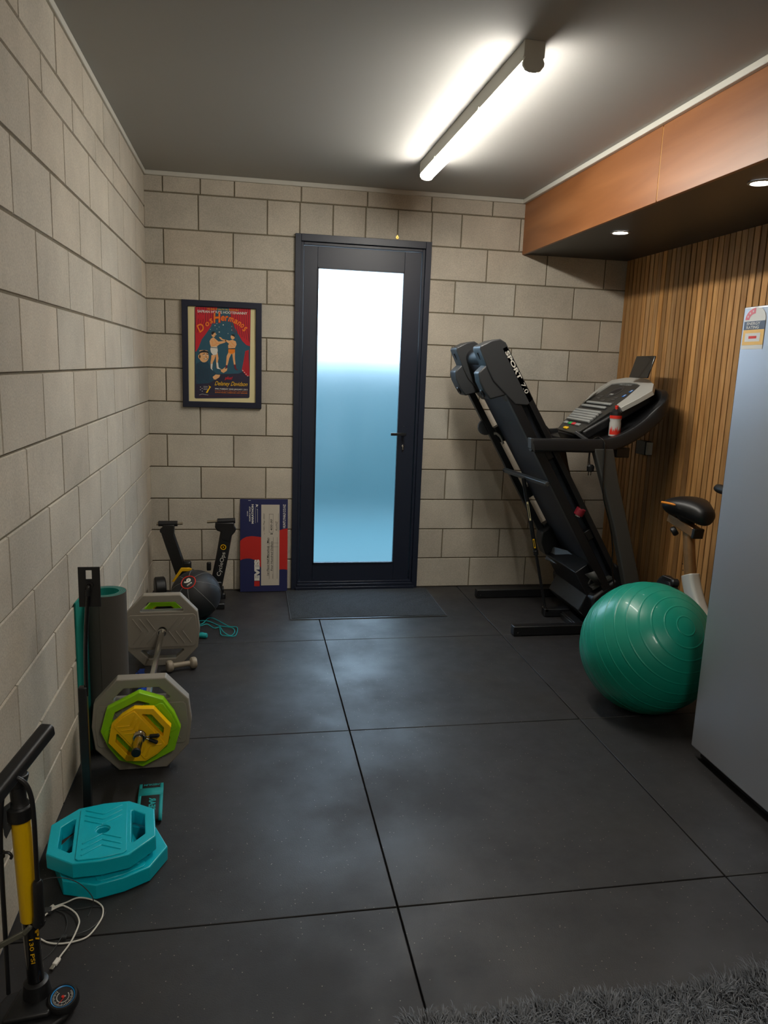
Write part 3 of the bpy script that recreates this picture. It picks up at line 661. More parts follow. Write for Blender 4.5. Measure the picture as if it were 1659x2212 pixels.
# ================================================================ SKIPPING ROPE
m = MB()
pts = [(.300, -.660), (.328, -.679), (.352, -.663), (.372, -.567), (.404, -.578), (.458, -.670), (.497, -.711), (.535, -.733), (.542, -.797), (.531, -.859), (.501, -.873), (.459, -.861), (.450, -.781), (.444, -.715), (.469, -.818), (.507, -.857), (.527, -.805), (.510, -.749), (.447, -.700), (.381, -.626), (.333, -.622), (.30, -.64), (.33, -.70), (.371, -.682), (.397, -.703), (.417, -.742), (.442, -.734)]
m.tube([(p.x, p.y, p.z) for p in spline([(x, y, .003+.0035*(i % 3)) for i, (x, y) in enumerate(pts)], 6)], .0026, 8)
R = thing('skipping_rope', 'turquoise skipping rope lying loosely on the floor beside the medicine ball', 'skipping rope', (.44, -.74, 0))
m.build('rope_cord', 'tealband', R)
m = MB(); m.tube([(.29, -.855, .014), (.340, -.868, .014), (.358, -.872, .0145), (.378, -.876, .0145), (.384, -.878, .0145)], [.009, .011, .014, .0145, .011], 16); m.tube(spline([(.30, -.84, .012), (.335, -.845, .02), (.36, -.85, .022), (.378, -.865, .018)], 5), .0022, 6); m.build('handle', 'tealband', R)

# ================================================================ WEIGHT PLATES AND BARBELL
def plate(name, label, c, nrm, upv, outer, holes, th, matn, panel=None, chev=None, group='barbell weight plates', hole_r=.0165, rim=.010, bev=.007):
    """outer/holes in plate plane (a across, b up). c = centre of the FRONT face, nrm = outward normal of that face"""
    nrm = Vector(nrm).normalized(); upv = Vector(upv); upv = (upv-nrm*upv.dot(nrm)).normalized(); xr = upv.cross(nrm)
    c = Vector(c)
    def q(a, b, d=0): return c+xr*a+upv*b+nrm*d
    base = min(((c+xr*a+upv*b-nrm*th).z, 0) for a, b in outer)
    o = thing(name, label, 'weight plate', (c.x, c.y, max(0, min(q(a, b, -th).z for a, b in outer))), group)
    circ = [(hole_r*cos(2*pi*k/20), hole_r*sin(2*pi*k/20)) for k in range(20)]
    m = MB(); m.holed([q(a, b, -th) for a, b in outer], [[q(a, b, -th) for a, b in h] for h in holes+[circ]], nrm*th)
    m.build('plate_body', matn, o, bevel=bev, bseg=3)
    if panel:
        m = MB()
        circ2 = [(hole_r*1.25*cos(2*pi*k/20), hole_r*1.25*sin(2*pi*k/20)) for k in range(20)]
        m.holed([q(a, b, -.002) for a, b in panel], [[q(a, b, -.002) for a, b in circ2]], nrm*.006)
        for pts, wd in (chev or []):
            for (a, b), (a2, b2) in zip(pts[:-1], pts[1:]):
                m.bar(q(a, b, .0045), q(a2, b2, .0045), wd, .0035, upv=nrm)
        m.build('raised_panel', matn, o, bevel=.0015, bseg=2)
    return o
def rot(pts, ang, k=1):
    a = radians(ang); return [((x*cos(a)-y*sin(a))*k, (x*sin(a)+y*cos(a))*k) for x, y in pts]
def decagon(S): return [(x*S, y*S) for x, y in ((-.48, 1.0), (.48, 1.0), (.93, .50), (.985, 0), (.93, -.50), (.48, -1.0), (-.48, -1.0), (-.93, -.50), (-.985, 0), (-.93, .50))]
def hhole(S, sg): return [(x*S, sg*y*S) for x, y in ((-.34, .80), (.34, .80), (.56, .58), (.54, .54), (-.54, .54), (-.56, .58))]
def panelp(S): return [(x*S, y*S) for x, y in ((-.88, .40), (-.82, .46), (.82, .46), (.88, .40), (.92, 0), (.88, -.40), (.82, -.46), (-.82, -.46), (-.88, -.40), (-.92, 0))]
CH = []
for s_ in (-1, 1):
    for x in (.40, .58, .76):
        CH.append(([(s_*x, .36), (s_*(x-.24), 0), (s_*x, -.36)], .005))
def chv(S): return [([(a*S, b*S) for a, b in pts], w_) for pts, w_ in CH]
PR = .177
BN = Vector((-.038, 0, 0))
axis = Vector((.231-.196, -2.22+1.23, -.004)).normalized()     # bar direction towards the camera
upv = (0, 0, 1)
def onbar(y): t = (y+1.23)/axis.y; return Vector((.196, -1.23, .177))+axis*t
bar = thing('barbell', 'chrome barbell bar lying across the two grey weight plates', 'barbell', (onbar(-1.7).x, -1.7, 0))
m = MB(); m.tube([onbar(-.98), onbar(-1.17)], .0145, 24); m.tube([onbar(-1.17), onbar(-2.25)], .0125, 24); m.tube([onbar(-2.17), onbar(-2.385)], .0145, 24); m.build('bar_shaft', 'chrome', bar, bevel=.001)
for y in (-1.262, -2.128): MB().tube([onbar(y+.008), onbar(y-.008)], .020, 24).build('inner_collar', 'chrome', bar, bevel=.002)
MB().tube([onbar(-2.383), onbar(-2.394)], .0155, 24).build('end_plug', 'blackp', bar, bevel=.002)
TH = .048
plate('weight_plate', 'large grey handled plate on the near end of the barbell, behind the lime one', onbar(-2.190), axis, upv, decagon(.1725), [hhole(.1725, 1), hhole(.1725, -1)], TH, 'greyplate', panelp(.1725), chv(.1725))
plate('weight_plate', 'large grey handled plate on the far end of the barbell by the wall corner', onbar(-1.235), axis, upv, decagon(PR), [hhole(PR, 1), hhole(PR, -1)], TH, 'greyplate', panelp(PR), chv(PR))
gr = rot(decagon(.127), 27); gh = [rot(hhole(.127, s_), 27) for s_ in (1, -1)]; pg = rot(panelp(.127), 27)
plate('weight_plate', 'lime green plate between the grey and yellow plates at the near barbell end', onbar(-2.233), axis, upv, gr, gh, .032, 'green', pg, [(rot(p_, 27), w_) for p_, w_ in chv(.127)])
plate('weight_plate', 'lime green plate half hidden behind the far grey plate', onbar(-1.155), axis, upv, decagon(.118), [hhole(.118, 1), hhole(.118, -1)], .032, 'green')
yr = rot(decagon(.096), -52); yh = [rot(hhole(.096, s_), -52) for s_ in (1, -1)]; py_ = rot(panelp(.096), -52)
plate('weight_plate', 'small yellow plate, outermost at the near end of the barbell', onbar(-2.270), axis, upv, yr, yh, .028, 'yellow', py_, [(rot(p_, -52), w_) for p_, w_ in chv(.096)])
plate('weight_plate', 'yellow plate barely showing behind the far grey plate handle hole', onbar(-1.112), axis, upv, decagon(.100), [hhole(.100, 1), hhole(.100, -1)], .028, 'yellow')
# spring clip
sc_ = thing('spring_clip', 'chrome spring collar with two black grips on the near barbell end', 'collar', tuple(onbar(-2.285)-Vector((0, 0, .02))))
e1 = axis.cross(Vector((0, 0, 1))).normalized(); e2 = e1.cross(axis).normalized()
if e1.x < 0: e1 = -e1
pts = [onbar(-2.272-.0035*k/8)+(e1*cos(2*pi*k/16)+Vector((0, 0, 1))*sin(2*pi*k/16))*.0185 for k in range(0, 56)]
MB().tube(pts, .0022, 8).build('spring_coil', 'chrome', sc_)
for dz, dx in ((.004, .062), (-.022, .056)):
    a_ = onbar(-2.285)+e1*.020+Vector((0, 0, .002 if dz > 0 else -.004)); b_ = onbar(-2.30)+e1*(dx+.005)+Vector((0, 0, dz+.006))
    MB().tube([a_, a_.lerp(b_, .35)], .0022, 8).build('clip_wire', 'chrome', sc_)
    MB().tube([a_.lerp(b_, .3), a_.lerp(b_, .34), a_.lerp(b_, .95), b_], [.003, .0068, .0068, .004], 12).build('grip', 'blackp', sc_)
# turquoise plates lying on the floor
BL = .145
for i, (cx, cy2, cz, ang, lab) in enumerate(((.208, -2.716, .047, 24, 'turquoise weight plate on the floor, the lower of two'), (.187, -2.706, .104, 8, 'turquoise weight plate lying on top of its twin'))):
    a = radians(ang)
    plate('weight_plate', lab, (cx, cy2, cz), (0.0 if i == 0 else -.02, 0, 1), (sin(a)*-1 if False else -cos(radians(90-ang))*-1, 0, 0) if False else (cos(a+radians(180)), sin(a+radians(180)), 0), decagon(BL), [hhole(BL, 1), hhole(BL, -1)], .045, 'turq', panelp(BL), chv(BL), 'turquoise plates stacked on the floor', bev=.010)

# ================================================================ DUMBBELL, BLUE BAND
c0, c1 = Vector((.236, -1.318, .030)), Vector((.342, -1.283, .030)); ax = (c1-c0).normalized()
m = MB(); L_ = (c1-c0).length
prof = [(0, -.014), (.022, -.014), (.027, -.009), (.0285, 0), (.027, .009), (.022, .014), (.013, .018), (.0125, .03), (.0125, L_-.03), (.013, L_-.018), (.022, L_-.014), (.027, L_-.009), (.0285, L_), (.027, L_+.009), (.022, L_+.014), (0, L_+.014)]
m.lathe(prof, c0, ax, 28); tag(m.build('dumbbell', 'beige', org=(.29, -1.30, 0)), 'small beige vinyl dumbbell on the floor by the far grey plate', 'dumbbell')
m = MB()
for j in range(4):
    y0 = -1.36-.012*j
    m.sweep(spline([(.085+.01*j, -1.34, .006+.008*j), (.12, -1.37-.01*j, .012+.008*j), (.150, -1.50, .014+.007*j), (.155-.01*j, -1.62, .008+.007*j)], 6), [(-.012, -.0015), (.012, -.0015), (.012, .0015), (-.012, .0015)])
tag(m.build('resistance_band', 'blueband', org=(.12, -1.48, 0)), 'bright blue latex exercise band on the floor under the barbell', 'exercise band')

# ================================================================ YOGA MAT
Y = thing('yoga_mat', 'grey and teal yoga mat rolled and standing against the left block wall', 'yoga mat', (.085, -2.0, 0))
cxm, cym = .088, -2.000; Hm = .61
def spiral(off):
    out = []
    for k in range(0, 150):
        th = 2*pi*k/40*1.0; r = .046+.0065*(th/(2*pi))+off
        out.append((cxm+r*cos(-th+pi*.9), cym+r*sin(-th+pi*.9)))
    return out
sp_in, sp_out = spiral(-.0024), spiral(.0)
tail = [(.010, -2.035), (.0065, -2.09), (.006, -2.165)]
def sheet(path, th_, z0, z1):
    m = MB(); n = len(path); P3 = [Vector((x, y, 0)) for x, y in path]; L, Rr = [], []
    for i, p in enumerate(P3):
        t = (P3[min(i+1, n-1)]-P3[max(i-1, 0)]).normalized(); nn = Vector((-t.y, t.x, 0)); L.append(p+nn*th_/2); Rr.append(p-nn*th_/2)
    vs = [Vector((v.x, v.y, z)) for v in L+Rr for z in (z0, z1)]
    fs = []
    for i in range(n-1):
        a, b, c, d = 2*i, 2*i+1, 2*(i+1), 2*(i+1)+1; e, f_, g, h = 2*(n+i), 2*(n+i)+1, 2*(n+i+1), 2*(n+i+1)+1
        fs += [(a, c, d, b), (e, f_, h, g), (b, d, h, f_), (a, e, g, c)]
    fs += [(0, 1, 2*n+1, 2*n), (2*(n-1), 4*n-2, 4*n-1, 2*n-1)]
    return m.add(vs, fs)
full = sp_in[:]; fullo = sp_out[:]
sheet([(x, y) for x, y in spiral(-.0016)], .0028, .002, Hm).build('teal_layer', 'tealmat', Y)
sheet([(x, y) for x, y in spiral(.0014)], .0028, .002, Hm).build('grey_layer', 'greymat', Y)
sheet([(.026, -2.020), (.016, -2.05), (.011, -2.09), (.009, -2.135)], .005, .002, Hm+.0).build('loose_flap', 'tealmat', Y)

# ================================================================ BLACK STAND WITH PLATE
K = thing('barbell_stand', 'black post with curved tube and slotted top plate beside the rolled mat', 'stand', (.108, -2.5, 0))
m = MB(); zc = .776
m.holed([(x, -2.500, z) for x, z in ((.104, .715), (.166, .715), (.166, .838), (.104, .838))], [[(x, -2.500, z) for x, z in ((.126, .801), (.143, .801), (.143, .828), (.126, .828))]], (0, -.004, 0)); m.build('slotted_plate', 'blackm', K, bevel=.0008)
m = MB(); m.tube(spline([(.135, -2.504, .782), (.1345, -2.510, .778), (.132, -2.512, .76), (.126, -2.508, .70), (.119, -2.502, .62), (.115, -2.5, .54), (.113, -2.5, .43)], 6), .0062, 14); m.build('curved_tube', 'blackg', K)
m = MB(); m.lathe([(.006, 0), (.012, 0), (.012, .004), (.006, .004), (.006, 0)], (.135, -2.5045, .782), (0, -1, 0), 20); m.tube([(.1322, -2.512, .772), (.131, -2.511, .752)], .0078, 14); m.build('tube_collar', 'blackp', K)
m = MB(); m.box((.091, -2.512, .012), (.116, -2.488, .46)); m.build('post', 'blackm', K, bevel=.003)
m = MB(); m.box((.06, -2.56, 0), (.165, -2.44, .012)); m.build('foot_plate', 'blackm', K, bevel=.003)

# ================================================================ FABRIC BAND
Bd = thing('fabric_band', 'black and turquoise fabric loop band marked MEDIUM on the floor', 'exercise band', (.28, -2.42, 0))
bx = Vector((1, .05, 0)).normalized(); by = Vector((.08, -1, 0)).normalized()
def bp_(u, v, h): return Vector((.236, -2.325, 0))+bx*u+by*v+Vector((0, 0, h))
loop = [(.0, .016), (.02, .018), (.10, .024), (.17, .030), (.200, .027), (.212, .016), (.203, .005), (.17, .002), (.08, .002), (.0, .002), (-.008, .009)]
lp = []
pts = spline([(v, h, 0) for v, h in loop+[loop[0]]], 5)[:-1]
m = MB(); W = .078
n = len(pts)
def loopverts(u, off=0):
    out = []
    for i in range(n):
        p0, p1 = pts[i-1], pts[(i+1) % n]; t = (p1-p0).normalized(); nn = Vector((-t.y, t.x, 0)); q = pts[i]+nn*off
        out.append(bp_(u, q.x, q.y+.0015))
    return out
def strip(u0_, u1_, mi, off=.0, i0=0, i1=None):
    a, b = loopverts(u0_, off), loopverts(u1_, off); i1 = n if i1 is None else i1
    vs = a+b; m.add(vs, [(i, (i+1) % n, (i+1) % n+n, i+n) for i in range(i0, i1)], mi)
strip(0, .010, 1); strip(.010, W-.010, 0); strip(W-.010, W, 1)
strip(.0, W, 1, .0006, 6, 9) 
ob = m.build('band_fabric', ['matteblack', 'tealband'], Bd, smooth=60)
sm = ob.modifiers.new('s', 'SOLIDIFY'); sm.thickness = .0016; sm.offset = 0
m = MB()
m.text('MEDIUM', bp_(.066, .004, .0200), -bx, by, .052, .011, 0, .02, .2, ext=0); m.build('size_lettering', 'tealband', Bd, smooth=0)
m = MB(); m.text('GEAR', bp_(.036, .195, .0345), -by+Vector((0, 0, -.03)), bx, .085, .022, 0, .05, ext=0)
m.build('band_lettering', 'tealband', Bd, smooth=0)
for k in range(3):
    m = MB(); m.add([bp_(.040+.011*k, .030, .0235), bp_(.046+.011*k, .030, .0235), bp_(.043+.011*k, .025, .0235)], [(0, 1, 2)], 0); m.build('strength_mark', 'matteblack', Bd, smooth=0)

# ================================================================ TRACK PUMP
Pu = thing('track_pump', 'yellow and black floor bicycle pump standing at the near left wall', 'bicycle pump', (.13, -3.2, 0))
def pl(z): return Vector((.118+.014*(1-z/.5), -3.20, z))
MB().tube([pl(.222), pl(.478)], .0198, 32).build('yellow_barrel', 'pumpyellow', Pu, bevel=.001)
bbar = MB().tube([pl(.045), pl(.224)], .0175, 32).build('black_barrel', 'blackg', Pu, bevel=.001)
MB().tube([pl(.026), pl(.034), pl(.062), pl(.066)], [.031, .029, .026, .0195], 28).build('barrel_socket', 'blackp', Pu)
m = MB(); m.tube([pl(.468), pl(.470), pl(.498), pl(.502)], [.024, .026, .026, .022], 32); m.tube([pl(.50), pl(.512), pl(.560)], [.022, .016, .017], 24); m.build('top_collar', 'blackp', Pu, bevel=.001)
m = MB(); hz = .590
hd = Vector((.42, 1.0, .18)); 
secw = [(-.018, -.013), (-.011, -.019), (.011, -.019), (.018, -.013), (.018, .008), (.011, .015), (-.011, .015), (-.018, .008)]
hp0 = Vector((.070, -3.36, .552)); hp1 = Vector((.150, -3.075, .612))
m.sweep([hp0, hp0.lerp(hp1, .1), hp0.lerp(hp1, .5), hp0.lerp(hp1, .93), hp1], secw); m.tube([pl(.545), Vector((.122, -3.2, .575))], [.017, .020], 20); m.build('handle', 'blackp', Pu, bevel=.004, bseg=3)
hose = spline([(.076, -3.215, .05), (.078, -3.22, .10), (.080, -3.222, .20), (.081, -3.222, .32), (.083, -3.222, .42), (.088, -3.222, .50), (.098, -3.222, .555), (.118, -3.224, .578), (.140, -3.226, .565), (.151, -3.226, .53), (.1535, -3.226, .48), (.1535, -3.226, .42), (.153, -3.226, .36), (.153, -3.226, .325)], 6)
MB().tube(hose, .0050, 12).build('air_hose', 'blackp', Pu)
m = MB(); m.tube([(.153, -3.226, .335), (.1535, -3.226, .328), (.153, -3.226, .25), (.151, -3.226, .226)], [.0075, .0105, .0115, .013], 18); m.bar((.148, -3.222, .232), (.160, -3.23, .226), .014, .018); m.build('pump_head', 'blackp', Pu, bevel=.001)
m = MB(); m.bar((.062, -3.245, .190), (.122, -3.226, .209), .006, .013); m.bar((.118, -3.228, .206), (.134, -3.224, .222), .008, .010); m.build('head_lever', 'olive', Pu, bevel=.002)
m = MB(); m.tube(spline([(.083, -3.222, .400), (.092, -3.228, .408), (.101, -3.230, .408), (.106, -3.230, .400), (.104, -3.230, .394)], 4), .0032, 8); m.lathe([(.0052, -.006), (.008, -.006), (.008, .006), (.0052, .006), (.0052, -.006)], (.0825, -3.222, .40), seg=14); m.build('hose_hook', 'blackp', Pu)
m = MB(); m.prism([(x, -3.214, z) for x, z in ((.085, .500), (.104, .515), (.104, .455), (.092, .43), (.088, .44))], (0, .006, 0)); m.build('hose_clip', 'darkgrey', Pu, bevel=.001)
m = MB(); m.prism([(x, y, 0) for x, y in ((.055, -3.30), (.075, -3.315), (.16, -3.305), (.205, -3.26), (.222, -3.215), (.19, -3.18), (.10, -3.165), (.06, -3.18), (.045, -3.22))], (0, 0, .016)); m.prism([(x, y, .016) for x, y in ((.075, -3.27), (.17, -3.26), (.185, -3.21), (.15, -3.18), (.09, -3.18))], (0, 0, .014)); m.build('foot_base', 'blackp', Pu, bevel=.006, bseg=3)
gx = Vector((.192, -3.222, .016)); gn = Vector((.02, -.22, .97)).normalized()
gh_ = MB().lathe([(0, 0), (.032, 0), (.0345, .006), (.034, .018), (.030, .0235), (.0265, .024), (.0255, .020), (0, .020)], gx, gn, 40).build('gauge_housing', 'blackp', Pu)
m = MB(); m.lathe([(.0235, .0205), (.0255, .0205), (.0255, .023), (.0235, .0215), (.0235, .0205)], gx, gn, 40, 2); m.lathe([(0, .0203), (.0235, .0203), (.0235, .0208), (0, .0208)], gx, gn, 40, 0)
g1 = gn.cross(Vector((0, 1, 0))).normalized(); g2 = gn.cross(g1)
for k in range(30):
    a = radians(-40+k*9.0); d_ = g1*cos(a)+g2*sin(a); c = gx+gn*.0211
    m.bar(c+d_*(.018 if k % 3 else .016), c+d_*.0215, .0008, .0003, upv=gn, mi=1)
    m.bar(c+d_*.0118, c+d_*.0138, .0010, .0003, upv=gn, mi=1)
for k in range(7):
    a = radians(-40+k*40); d_ = g1*cos(a)+g2*sin(a); c = gx+gn*.0211+d_*.0105
m.bar(gx+gn*.0215-g1*.004, gx+gn*.0215+(g1*.3+g2).normalized()*.016, .0010, .0005, upv=gn, mi=3); m.lathe([(0, .021), (.003, .021), (.003, .0225), (0, .0225)], gx, gn, 14, 3)
m.text('PSI', gx+gn*.0212-g1*-.002-g2*.0, -g1, -g2, .008, .003, 1, .02, ext=0)
m.build('gauge_dial', ['ink', 'whitep', 'cyan', 'redline'], gh_, smooth=0)
# lettering curved round the barrel, reading downwards
m = MB()
def barrel_text(s, z_top, length, height, th0, mi, bold=.01):
    t = MB(); t.text(s, (0, 0, 0), (1, 0, 0), (0, 1, 0), length, height, 0, bold, ext=0); o = len(m.v)
    for x, y, _ in t.v:
        z = z_top-x; c = pl(z); a = th0+y/.0183
        m.v.append((c.x+.0183*cos(a), c.y+.0183*sin(a), z))
    for f in t.f: m.f.append([i+o for i in f]); m.m.append(mi); m.t.append((1, 1, 1))
barrel_text('130 PSI', .183, .062, .0085, radians(-92), 0); barrel_text('P/', .200, .028, .010, radians(-50), 0, .03)
m.build('barrel_lettering', 'yellowp', bbar, smooth=0)

# ================================================================ CABLES
m = MB(); z_ = .0035
wp = [(.092, -2.893, .010), (.120, -2.874, .006), (.147, -2.856, z_), (.187, -2.870, z_), (.214, -2.895, z_), (.223, -2.923, z_), (.221, -2.955, z_), (.202, -3.004, z_), (.171, -3.019, z_), (.139, -3.022, z_), (.112, -3.016, z_), (.093, -3.004, z_), (.077, -2.992, .008), (.070, -2.96, .008), (.080, -2.915, .008), (.108, -2.890, .009), (.126, -2.896, .009), (.153, -2.921, .009), (.169, -2.951, .009), (.171, -2.975, .009), (.168, -3.014, .011), (.161, -3.040, .009), (.149, -3.066, .005), (.1475, -3.078, .005)]
Wc = thing('usb_cable', 'white charging cable coiled on the floor in front of the turquoise plates', 'cable', (.15, -2.95, 0))
MB().tube(spline(wp, 6), .0021, 10).build('cable_cord', 'whitep', Wc)
m = MB(); m.bar((.1478, -3.074, .006), (.1415, -3.094, .006), .012, .0075); m.build('plug_body', 'whitep', Wc, bevel=.002)
m = MB(); m.bar((.1415, -3.094, .006), (.1375, -3.108, .006), .0095, .0045); m.build('plug_tip', 'chrome', Wc, bevel=.0005)
m = MB(); m.bar((.094, -2.890, .012), (.086, -2.897, .010), .010, .006); m.build('plug_tip', 'whitep', Wc, bevel=.001)
bz = .0025
Bc = thing('thin_cable', 'thin black lead looping across the floor beside the bicycle pump', 'cable', (.14, -2.97, 0))
MB().tube(spline([(.033, -2.99, bz), (.078, -2.997, bz), (.111, -3.002, bz), (.153, -3.004, .009), (.180, -2.996, .007), (.205, -2.974, bz), (.228, -2.930, bz), (.222, -2.905, .003), (.195, -2.895, bz), (.15, -2.90, .003), (.10, -2.895, bz), (.123, -2.913, .003), (.138, -2.947, .003), (.141, -2.981, .003), (.137, -3.012, .009), (.123, -3.049, bz), (.095, -3.085, bz)], 6), .0012, 8).build('lead', 'darkgrey', Bc)
MB().bar((.136, -3.003, .006), (.150, -3.004, .006), .009, .007).build('slider', 'darkgrey', Bc, bevel=.001)
tag(MB().tube(spline([(.040, -2.930, .004), (0.060, -2.905, 0.088), (0.071, -2.905, 0.101), (0.097, -2.905, 0.106), (0.128, -2.905, 0.102), (0.160, -2.905, 0.085), (0.185, -2.905, 0.056), (0.196, -2.905, 0.029), (.190, -2.912, .006), (.186, -2.93, .0015)], 6), .0012, 8).build('wire_loop', 'darkgrey', org=(.10, -2.9, 0)), 'stiff black wire arching up beside the lower turquoise plate', 'wire')
tag(MB().bar((.072, -2.905, .008), (.090, -2.903, .008), .018, .013).build('usb_adapter', 'darkgrey', org=(.08, -2.9, 0), bevel=.002), 'small dark plug at the end of the white charging cable', 'plug')

# ================================================================ TREADMILL
TM = thing('treadmill', 'folded black treadmill with raised deck in the back right corner', 'treadmill', (2.4, -.63, 0))
dx_, dz_ = .5197, -.8543
P0 = Vector((1.930, 0, 1.580)); dd = Vector((dx_, 0, dz_)); nn_ = Vector((dz_, 0, -dx_))
def st(s, t, y): return Vector((P0.x+dd.x*s+nn_.x*t, y, P0.z+dd.z*s+nn_.z*t))
def stp(poly_, y0, y1): return MB().prism([st(s, t, y0) for s, t in poly_], (0, y1-y0, 0))
YN, YF = -.93, -.33      # near and far outer faces
for ya, yb_ in ((YN, YN+.062), (YF-.062, YF)):
    rail_ = stp([(-.005, -.002), (1.62, -.002), (1.62, .030), (-.005, .030)], ya, yb_).build('foot_rail', 'blackp', TM, bevel=.004)
    if ya == YN: near_rail = rail_
for ya, yb_, t0_, t1_ in ((-.925, -.885, .068, .118), (-.385, -.345, .128, .166)):
    stp([(.10, t0_), (1.50, t0_+.006), (1.50, t1_+.006), (.10, t1_)], ya, yb_).build('deck_frame_tube', 'blackm', TM, bevel=.003)
m = MB(); NB = 10
loop_ = [(.035+.028*0, .012)]+[(1.56, .012)]+[(1.56+.046*sin(a), .058-.046*cos(a)) for a in [pi*k/NB for k in range(1, NB)]]+[(1.56, .104), (.06, .104)]+[(.06-.046*sin(a), .058+.046*cos(a)) for a in [pi*k/NB for k in range(1, NB)]]
lpi = [(s, t) for s, t in loop_]
m.prism([st(s, t, -.865) for s, t in lpi], (0, .455, 0)); m.build('running_belt', 'belt', TM, bevel=0, smooth=40)
for s0, l0 in ((.47, .10), (.90, .07), (1.17, .25)):
    stp([(s0, .026), (s0+l0, .026), (s0+l0, .130), (s0, .130)], -.400, -.350).build('deck_mount', 'blackp', TM, bevel=.004)
for s0, l0 in ((.60, .06), (1.13, .06)):
    stp([(s0, .030), (s0+l0, .030), (s0+l0, .070), (s0, .070)], -.915, -.875).build('deck_mount', 'blackp', TM, bevel=.004)
# end caps
cap = [(-.022, -.004), (-.052, .014), (-.068, .060), (-.072, .126), (-.060, .134), (.060, .146), (.120, .148), (.290, .100), (.330, .040), (.318, -.004)]
foot = [(.030, .140), (.044, .196), (.090, .212), (.150, .214), (.200, .206), (.232, .085), (.10, .11)]
for ya, yb_, q in ((YN, YN+.135, 1), (YF-.135, YF, -1)):
    cap_ = stp(cap, ya, yb_).build('end_cap', 'darkgrey', TM, bevel=.006, bseg=3)
    foot_ = stp(foot, ya+.008, yb_-.035 if q > 0 else yb_-.008).build('adjustable_foot', 'darkgrey', TM, bevel=.008, bseg=3)
    c = st(.160, .2135, (ya+yb_)/2-.012); MB().lathe([(0, 0), (.020, 0), (.024, .003), (.020, .008), (.012, .008), (.010, .003), (0, .003)], c, nn_, 24).build('foot_knob', 'blackp', foot_)
    c0_ = st(-.020, .1385, ya+.07); m = MB(); m.obox(c0_, (dd, Vector((0, 1, 0)), nn_), (.020, .004, .002)); m.build('cap_slot', 'matteblack', cap_)
MB().cyl(st(.030, .058, -.80), st(.030, .058, -.46), .050, 40).build('rear_roller', 'blackp', TM)
# cross bar, wheels, hooks
m = MB(); m.bar(st(.745, .178, -.352), st(.772, .134, -.920), .026, .022, upv=nn_); m.build('cross_bar', 'upright', TM, bevel=.003)
for c_ in (st(.745, .178, -.360), st(.772, .134, -.912)): MB().lathe([(0, -.012), (.008, -.012), (.008, .013), (0, .013)], c_, nn_, 14).build('bolt', 'blackp', TM)
m = MB(); m.prism([st(.445+.050*cos(a), .160+.052*sin(a), -.372) for a in [pi*k/10 for k in range(11)]], (0, .022, 0)); m.build('deck_cushion', 'darkgrey', TM, bevel=.004)
m = MB(); m.tube(spline([st(.500, .142, -.395), st(.512, .126, -.395), st(.545, .118, -.395), st(.585, .122, -.395)], 5), .0085, 12); m.build('deck_handle', 'silverfine', TM)
# gas strut
sa = st(.758, .172, -.655); sb = Vector((2.375, -.655, .045)); sm_ = sa.lerp(sb, .56)
MB().tube([sa, sm_], .0125, 20).build('strut_sleeve', 'blackm', TM, bevel=.001)
MB().tube([sm_, sb], .0085, 18).build('strut_rod', 'blackm', TM)
MB().tube([sa.lerp(sb, .54), sa.lerp(sb, .575)], .015, 20).build('strut_latch', 'blackp', TM, bevel=.002)
for k0, k1 in ((.17, .31), (.45, .52)):
    a_ = sa.lerp(sb, k0); b_ = sa.lerp(sb, k1); o_ = Vector((-.4, -1, 0)).normalized()*.0128
    m = MB(); m.bar(a_+o_, b_+o_, .011, .0008, upv=o_); m.bar(a_.lerp(b_, .12)+o_*1.07, a_.lerp(b_, .88)+o_*1.07, .006, .0004, upv=o_, mi=1); m.build('warning_label', ['btn_yellow' if k0 > .4 else 'cream', 'ink'], TM)
m = MB(); m.cyl(Vector((2.375, -.685, .045)), Vector((2.375, -.625, .045)), .010, 14); m.build('strut_pin', 'chrome', TM)
# motor pan, cover and pivot brackets
stp([(1.33, .06), (1.34, .205), (1.50, .205), (1.555, .29), (1.64, .27), (1.66, .03), (1.60, .03)], -.860, -.415).build('motor_pan', 'blackm', TM, bevel=.004)
stp([(1.19, .10), (1.19, .168), (1.25, .205), (1.335, .215), (1.335, .10)], -.450, -.350).build('pan_hinge', 'blackp', TM, bevel=.006)
m = MB(); tp = [st(1.335, .175, -.405), st(1.306, .150, -.47), st(1.314, .118, -.60), st(1.348, .112, -.68), st(1.415, .130, -.865)]
bt_ = [st(1.440, .166, -.870), st(1.409, .190, -.64), st(1.375, .205, -.56), st(1.364, .224, -.42)]
m.prism(tp+bt_, dd*.006); m.build('skid_plate', 'upright', TM, bevel=.001)
m = MB(); m.add([st(1.37, .165, -.880), st(1.445, .140, -.93), st(1.455, .115, -.93), st(1.36, .120, -.93)], [(0, 1, 2, 3)]); ob = m.build('frame_bracket', 'upright', TM); q = ob.modifiers.new('s', 'SOLIDIFY'); q.thickness = .003
stp([(1.455, .17), (1.46, .035), (1.475, .035), (1.470, .17)], -.905, -.815).build('frame_bracket', 'upright', TM)
stp([(1.40, -.020), (1.62, -.050), (1.74, -.03), (1.78, .08), (1.70, .20), (1.60, .24), (1.50, .20), (1.48, .03), (1.40, .03)], -.925, -.335).build('motor_hood', 'blackp', TM, bevel=.015, bseg=3)
